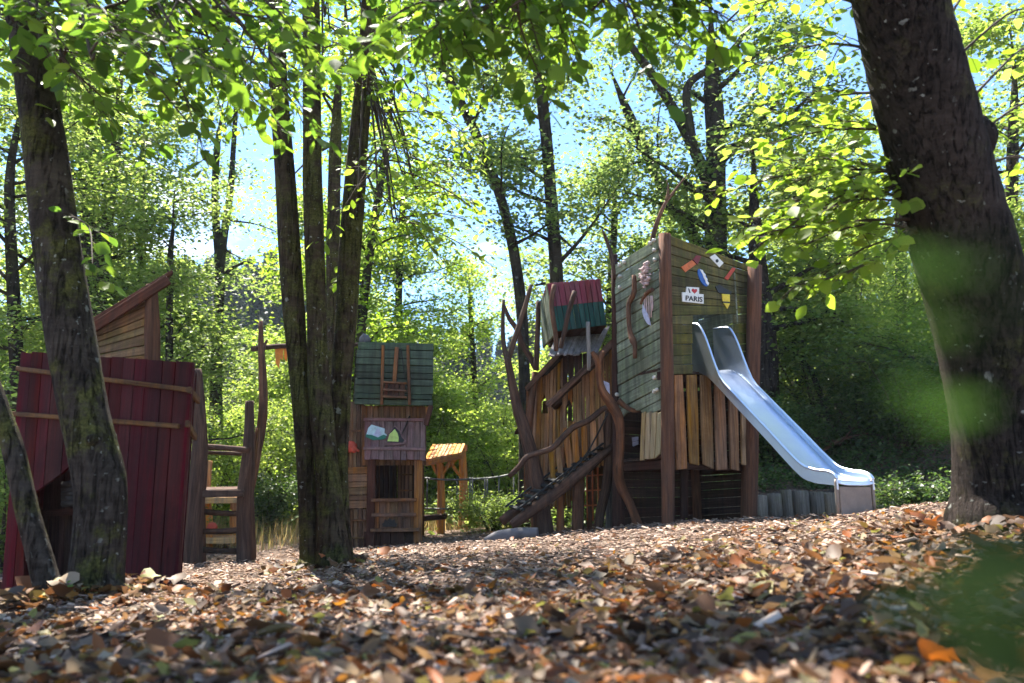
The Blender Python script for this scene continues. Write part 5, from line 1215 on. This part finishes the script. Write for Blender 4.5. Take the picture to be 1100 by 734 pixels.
for i, (x, y, row) in enumerate(spots):
    px = CX + x / y * F
    if (225 < px < 300 or 455 < px < 545) and row < 4:    # the open views to the conifers
        continue
    kind = int(rng.choice([0, 2, 2])) if row < 3 else int(rng.choice([0, 1, 2]))
    if row == 0 and px > 800: kind = 0
    if 620 < px < 810 and row > 0: continue
    if 90 < px < 226 and row in (0, 2): continue
    cap = .62 if 620 < px < 1100 else 1
    o = fills[kind]; sc = float(rng.uniform(.75, 1.0)) * (.75 if kind == 1 and row < 3 else 1)
    sc *= cap
    if 430 < px < 620 or 200 < px < 300: sc *= .75
    loc = (x, y, gz(x, y) - .1); rz = float(rng.uniform(0, 6.28))
    if kind not in proto_used:
        proto_used.add(kind); o.location = loc; o.rotation_euler = (0, 0, rz); o['label'], o['group'] = LBL[kind]
    else:
        copy_thing(o, loc, rz, sc, *LBL[kind])

for i in range(26):
    d = float(rng.uniform(21, 42)); u = float(rng.choice([rng.uniform(-.40, -.27), rng.uniform(-.13, .05)])); x = u * d
    top = rng.uniform(395, 450) if u < -.2 else rng.uniform(400, 450)
    sc = max(((540 - top) / F * d + .6 - gz(x, d)), 1.2) / 11.0
    copy_thing(fills[2], (x, d, gz(x, d) - .1), float(rng.uniform(0, 6.28)), sc, 'low bright leafy tree in the clearing before the far conifers', 'low bright trees in the clearing')
# G: far conifers
def conifer(H=22):
    root = thing('conifer', 'blue-green conifer on the hazy hill far behind the playground', 'tree', (0, 90, 0), 'far conifers')
    w = MB(); w.tube([V((0, 90, -.3)), V((0, 90, H * .5)), V((0, 90, H))], [.28, .18, .03], 7, 2)
    w.build('trunk', M['barkfar'], root)
    L = Leaves()
    for k in range(46):
        t = .12 + .87 * k / 46; z = H * t; rad = 3.3 * (1 - t) ** .8 + .25
        for j in range(9):
            az = rng.uniform(0, 6.283); ln = rad * rng.uniform(.65, 1.1); kk = int(10 + ln * 9)
            s = rng.uniform(.1, 1, kk); d = np.array([math.cos(az), math.sin(az), -.35])
            pos = np.array([0, 90, z])[None] + d[None] * (s * ln)[:, None] + rng.normal(0, .12, (kk, 3))
            dd = d[None] + rng.normal(0, .5, (kk, 3)); L.add(pos, dd, rng.normal(0, .4, (kk, 3)) + np.array([0, 0, 1.]), rng.uniform(.35, .7, kk))
    L.build('crown', M['conifer'], root, LEAF4); return root
c0 = conifer()
first = True
for i in range(84):
    d = float(rng.uniform(72, 125)); u = float(rng.uniform(-.66, .66))
    if i < 62: u = float(rng.choice([rng.uniform(-.44, -.22), rng.uniform(-.16, .06)]))
    x = u * d; loc = (x, d, gz(x, d) - .2)
    ty = rng.uniform(255, 310) if u < -.2 else rng.uniform(335, 380)
    sc = ((540 - ty) / F * d + .45 - gz(x, d)) / 22
    if first: first = False; c0.location = loc; c0.scale = (sc, sc, sc)
    else: copy_thing(c0, loc, float(rng.uniform(0, 6.28)), sc)

# H: bushes
def bush(name, label, leafm, loc, w_, h_, n, ls, group=None, lobes=7):
    loc = V(loc); root = thing(name, label, 'bush', loc, group)
    m = MB(); L = Leaves()
    for k in range(lobes):
        az = k / lobes * 6.283 + rng.uniform(-.4, .4); rr_ = w_ * rng.uniform(.15, .8); hh = h_ * rng.uniform(.45, .95)
        c = np.array([loc.x + rr_ * math.cos(az), loc.y + rr_ * math.sin(az) * .8, loc.z + hh])
        b = np.array(loc) + np.array([rng.normal(0, .08), rng.normal(0, .08), -.05])
        m.tube([b, (b + c) / 2 + np.array([0, 0, .12 * h_]), c], [.03, .02, .006], 5, 3, cap=False)
        for j in range(9):
            c2 = c + rng.normal(size=3) * np.array([w_ * .28, w_ * .28, h_ * .2]); c2[2] = max(c2[2], loc.z + .08)
            cluster(L, c2, n // (lobes * 9), (w_ * .13, w_ * .13, .09), ls, tilt=.6)
            if j % 3 == 0: m.tube([c, c2], [.008, .003], 3, 1, cap=False)
        for j in range(5):
            f = rng.uniform(.15, .8); cluster(L, b * (1 - f) + c * f, n // (lobes * 14), (w_ * .2, w_ * .2, .12), ls, tilt=.6)
    m.build('stems', M['twig'], root); L.build('foliage', leafm, root, LEAF4); return root
def B(label, px, d, w_, h_, mat, n=3200, ls=.085, group=None, name='bush'):
    x = P(px, 540, d).x; return bush(name, label, M[mat], (x, d, gz(x, d)), w_, h_, n, ls, group)
B('dark rounded bush beyond the climbing frame rungs', 290, 17.0, .8, 1.0, 'leafdark')
B('pale green hazel bush behind the forked pole', 262, 18.5, 1.6, 2.6, 'leafbush', 4200)
B('lime hazel bush just left of the three stems', 300, 19.5, 1.5, 2.9, 'leafbush', 4200)
B('leafy green bush behind the gap between red hut and climbing frame', 224, 18.0, 1.3, 2.2, 'leafbush', 3600)
B('low green bush behind the shelter post', 500, 18.4, 1.1, .7, 'leafmid', 3000, .07)
B('low trailing bush right of the timber shelter', 531, 15.6, 1.0, .55, 'leafmid', 3000, .07)
B('bright tall bush behind the wire fence', 520, 22.5, 1.9, 2.6, 'leafbush', 4200)
B('bright bush behind the timber shelter', 475, 23.5, 1.9, 2.9, 'leafbush', 4200)
B('leafy bush left of the antler post, above the ramp rail', 552, 21.0, 1.5, 2.3, 'leafbush', 3600)
B('green bush seen under the leaning playhouse', 628, 15.0, 1.2, .9, 'leafmid', 3000)
B('tall bush between the two playhouse roofs', 690, 16.5, 1.4, 2.6, 'leafmid', 3600)
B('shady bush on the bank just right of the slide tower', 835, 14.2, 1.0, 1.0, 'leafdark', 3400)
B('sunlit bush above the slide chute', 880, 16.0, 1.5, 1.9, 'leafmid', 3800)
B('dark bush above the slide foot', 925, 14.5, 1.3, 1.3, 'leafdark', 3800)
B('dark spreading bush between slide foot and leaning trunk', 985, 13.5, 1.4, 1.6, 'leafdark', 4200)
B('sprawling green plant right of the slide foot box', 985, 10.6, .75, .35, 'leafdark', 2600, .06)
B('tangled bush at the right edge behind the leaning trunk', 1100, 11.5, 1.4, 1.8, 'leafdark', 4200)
B('glossy bush high on the bank right of the slide', 940, 17.5, 1.8, 2.4, 'leafmid', 4200)
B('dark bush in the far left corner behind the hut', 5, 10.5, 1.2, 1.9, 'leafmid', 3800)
B('dark bush right behind the red hut', 140, 13.5, 1.3, 1.7, 'leafmid', 3600)

B('broad sunlit bush left behind the climbing frame posts', 240, 21.5, 2.0, 3.0, 'leafbush', 4800, .11)
B('sunlit hazel behind the gable of the red hut', 130, 17.0, 2.0, 3.2, 'leafmid', 4800, .11)
B('leafy bush at the left edge beyond the trunks', 40, 15.5, 1.9, 3.0, 'leafmid', 4800, .11)
B('lime bush right behind the green plank top', 445, 21.5, 1.8, 3.4, 'leafbush', 4800, .11)
B('lime bush between antler post and red-green box', 575, 20.5, 1.8, 3.4, 'leafbush', 4800, .11)
B('sunlit bush filling the wood just right of the tower', 850, 19.0, 1.9, 2.8, 'leafmid', 4800, .11)
B('sunlit bush in the wood behind the lime boughs', 910, 20.0, 1.9, 2.8, 'leafbush', 4800, .11)
# ivy and low growth over the bank, dry meadow grass left
n = 80000
x = rng.uniform(2.6, 11, n); y = rng.uniform(9.6, 21, n); y0 = 12.85 - 3.0 * sstep(6.0, 8.0, x); keep = y > y0 + .05; x, y = x[keep], y[keep]; n = len(x)
z = hz(x, y) + np.abs(rng.normal(0, .22, n)) * (.5 + .5 * np.sin(x * 3.3 + y) * np.sin(y * 2.9 - x)) + .02
a = rng.uniform(0, 6.283, n)
o = leaf_obj('ivy_ground_cover', M['leafdark'], None, np.c_[x, y, z], np.c_[np.cos(a), np.sin(a), rng.normal(-.2, .4, n)], rng.normal(0, .55, (n, 3)) + np.array([0, -.3, 1]), rng.uniform(.05, .11, n), LEAF4); tag(o, kind='stuff')
BL = (np.array([(0, .02, 0), (.5, .022, .0), (1, 0, -.15), (.5, -.022, .0), (0, -.02, 0)], float), [[0, 4, 3, 1], [1, 3, 2]])
n = 26000
x = rng.uniform(-14, 1.0, n); y = rng.uniform(12.8, 26, n); keep = (y > 13.2 + .35 * np.sin(x * 3)) & ((x < -3.35) | (y > 16.3)) & (np.sin(x * 1.1 + .5) * np.sin(y * .9) > -.55); x, y = x[keep], y[keep]; n = len(x)
a = rng.uniform(0, 6.283, n)
o = leaf_obj('dry_meadow_grass', M['straw'], None, np.c_[x, y, hz(x, y) - .01], np.c_[np.cos(a) * rng.uniform(.1, 1.1, n), np.sin(a) * rng.uniform(.1, 1.1, n), np.ones(n)], np.c_[np.cos(a), np.sin(a), -.3 * np.ones(n)], rng.uniform(.15, .5, n), BL, rng.uniform(.3, .8, n)); tag(o, kind='stuff')
for k, (px, d, dx, dy, ln) in enumerate(((868, 13.8, .9, .3, 1.5), (905, 14.6, -.8, .5, 1.8), (850, 14.9, .6, .6, 1.2))):
    x_ = P(px, 500, d).x; q = V((x_, d, gz(x_, d) + .12)); e = V((x_ + dx * ln, d + dy * ln, gz(x_ + dx * ln, d + dy * ln) + .25))
    m = MB(); m.tube([q, q.lerp(e, .5) + V((0, .1, .12)), e], [.045, .035, .012], 7, 4, .1); m.tube([q.lerp(e, .5) + V((0, .05, .06)), q.lerp(e, .7) + V((.1, -.1, .35))], [.02, .006], 5, 1)
    o = m.build('dead_branch', M['log'], None); tag(o, ('fallen bare branch on the ivy bank close above the slide chute', 'long fallen branch higher on the ivy bank, pointing left', 'short dead branch deep in the ivy right of the tower')[k], 'branch')
# understory carpet further back so the ground never shows bare
n = 26000
x = rng.uniform(-26, 24, n); y = rng.uniform(16, 40, n); z = hz(x, y) + np.abs(rng.normal(0, .25, n)); a = rng.uniform(0, 6.283, n)
o = leaf_obj('forest_undergrowth', M['leafmid'], None, np.c_[x, y, z], np.c_[np.cos(a), np.sin(a), rng.normal(-.1, .4, n)], rng.normal(0, .6, (n, 3)) + np.array([0, -.2, 1]), rng.uniform(.10, .22, n), LEAF4); tag(o, kind='stuff')

# I: sapling whose leaves hang close before the lens at the right
root = thing('sapling', 'blurred green leafy shoot close to the camera before the leaning trunk', 'sapling', (.34, .5, gz(.34, .5)))
m = MB(); L = Leaves(); L2 = Leaves()
b = np.array([.34, .50, gz(.34, .5)]); tip = np.array(P(1150, 330, .24)); mid = np.array(P(1180, 640, .26))
m.tube([b, mid, tip], [.004, .003, .0012], 6, 4)
for px, py, d, s_, ang in ((1060, 640, .20, .026, 200), (1105, 610, .19, .030, 160), (1010, 625, .22, .016, 190), (1090, 690, .21, .026, 215), (1030, 680, .23, .016, 165), (965, 655, .24, .012, 190), (985, 600, .24, .011, 150), (1100, 725, .2, .024, 180),
                           (985, 275, .20, .020, 170), (965, 325, .21, .016, 200), (1025, 290, .20, .020, 190), (1010, 350, .2, .018, 160), (985, 420, .22, .014, 165), (1035, 440, .2, .018, 200)):
    p = np.array(P(px, py, d)); aa = math.radians(ang)
    st = mid if py > 500 else tip
    m.tube([st, (st + p) / 2 + np.array([0, 0, .012]), p], [.0008, .0006, .0005], 4, 2)
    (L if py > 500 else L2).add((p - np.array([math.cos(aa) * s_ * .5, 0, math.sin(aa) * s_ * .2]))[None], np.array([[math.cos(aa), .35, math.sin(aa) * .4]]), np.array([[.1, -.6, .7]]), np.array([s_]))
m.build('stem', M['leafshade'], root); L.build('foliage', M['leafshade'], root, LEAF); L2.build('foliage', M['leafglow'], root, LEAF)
# ================================================================== SKY, SUN, CAMERA
SUN_EL, SUN_AZ = 60.0, -30.0      # azimuth measured from straight ahead (+Y), negative = left
sd_ = V((math.sin(R(SUN_AZ)) * math.cos(R(SUN_EL)), math.cos(R(SUN_AZ)) * math.cos(R(SUN_EL)), math.sin(R(SUN_EL))))
wd = bpy.data.worlds.new('World'); scene.world = wd; wd.use_nodes = True
nt = wd.node_tree; nt.nodes.clear()
sky = nt.nodes.new('ShaderNodeTexSky'); sky.sky_type = 'NISHITA'; sky.sun_disc = False
sky.sun_elevation = R(SUN_EL); sky.sun_rotation = R(SUN_AZ); sky.altitude = 300; sky.air_density = 1.0; sky.dust_density = .0; sky.ozone_density = 7.0
tc = nt.nodes.new('ShaderNodeTexCoord'); mp = nt.nodes.new('ShaderNodeMapping'); mp.inputs['Scale'].default_value = (1.6, 1.6, 3.2)
mp.inputs['Location'].default_value = (.35, .2, .1)
nz = nt.nodes.new('ShaderNodeTexNoise'); nz.inputs['Scale'].default_value = 2.2; nz.inputs['Detail'].default_value = 8; nz.inputs['Roughness'].default_value = .55; nz.inputs['Distortion'].default_value = .3
mr = nt.nodes.new('ShaderNodeMapRange'); mr.inputs[1].default_value = .56; mr.inputs[2].default_value = .74; mr.inputs[3].default_value = 0; mr.inputs[4].default_value = .9
mx = nt.nodes.new('ShaderNodeMix'); mx.data_type = 'RGBA'; mx.inputs[7].default_value = (9.5, 9.7, 10.0, 1)
bg = nt.nodes.new('ShaderNodeBackground'); bg.inputs['Strength'].default_value = .08
wo = nt.nodes.new('ShaderNodeOutputWorld')
l = nt.links.new
l(tc.outputs['Generated'], mp.inputs[0]); l(mp.outputs[0], nz.inputs['Vector']); l(nz.outputs['Fac'], mr.inputs[0]); l(mr.outputs[0], mx.inputs[0]); l(sky.outputs[0], mx.inputs[6]); l(mx.outputs[2], bg.inputs['Color']); l(bg.outputs[0], wo.inputs[0])
sun = bpy.data.lights.new('sun', 'SUN'); sun.energy = 4.7; sun.angle = R(.53); sun.color = (1.0, .94, .84)
so = bpy.data.objects.new('sun', sun); COL.objects.link(so); so.rotation_euler = (-sd_).to_track_quat('-Z', 'Y').to_euler(); so.location = sd_ * 40
cam = bpy.data.cameras.new('camera'); co = bpy.data.objects.new('camera', cam); COL.objects.link(co); scene.camera = co
co.location = CAM; co.rotation_euler = (R(90) + PITCH, 0, 0)
cam.sensor_width = 36; cam.lens = 36 * F / 1100; cam.clip_start = .02; cam.clip_end = 1000
cam.dof.use_dof = True; cam.dof.focus_distance = 9.5; cam.dof.aperture_fstop = 1.9
vs = scene.view_settings; vs.view_transform = 'Standard'; vs.look = 'None'; vs.exposure = 2.32; vs.gamma = 1.0
scene.display_settings.display_device = 'sRGB'
cy = scene.cycles; cy.use_denoising = True
try: cy.denoiser = 'OPENIMAGEDENOISE'
except Exception: pass
cy.max_bounces = 8; cy.diffuse_bounces = 4; cy.glossy_bounces = 3; cy.transmission_bounces = 4; cy.transparent_max_bounces = 4; cy.sample_clamp_indirect = 6
cy.use_adaptive_sampling = True; cy.adaptive_threshold = .02
scene.render.use_persistent_data = False

# the air: one closed box of thin haze round everything
hb_ = MB(); hb_.box((-160, -30, -4), (160, 230, 48))
tz = NT('air'); vol = tz.n('VolumePrincipled', {'Color': (.80, .90, 1.0), 'Density': .00042, 'Anisotropy': 0.0}); tz.t.links.new(vol.outputs[0], tz.out.inputs['Volume'])
hz_o = hb_.build('haze', tz.m, None); tag(hz_o, kind='stuff')
cy.volume_bounces = 0
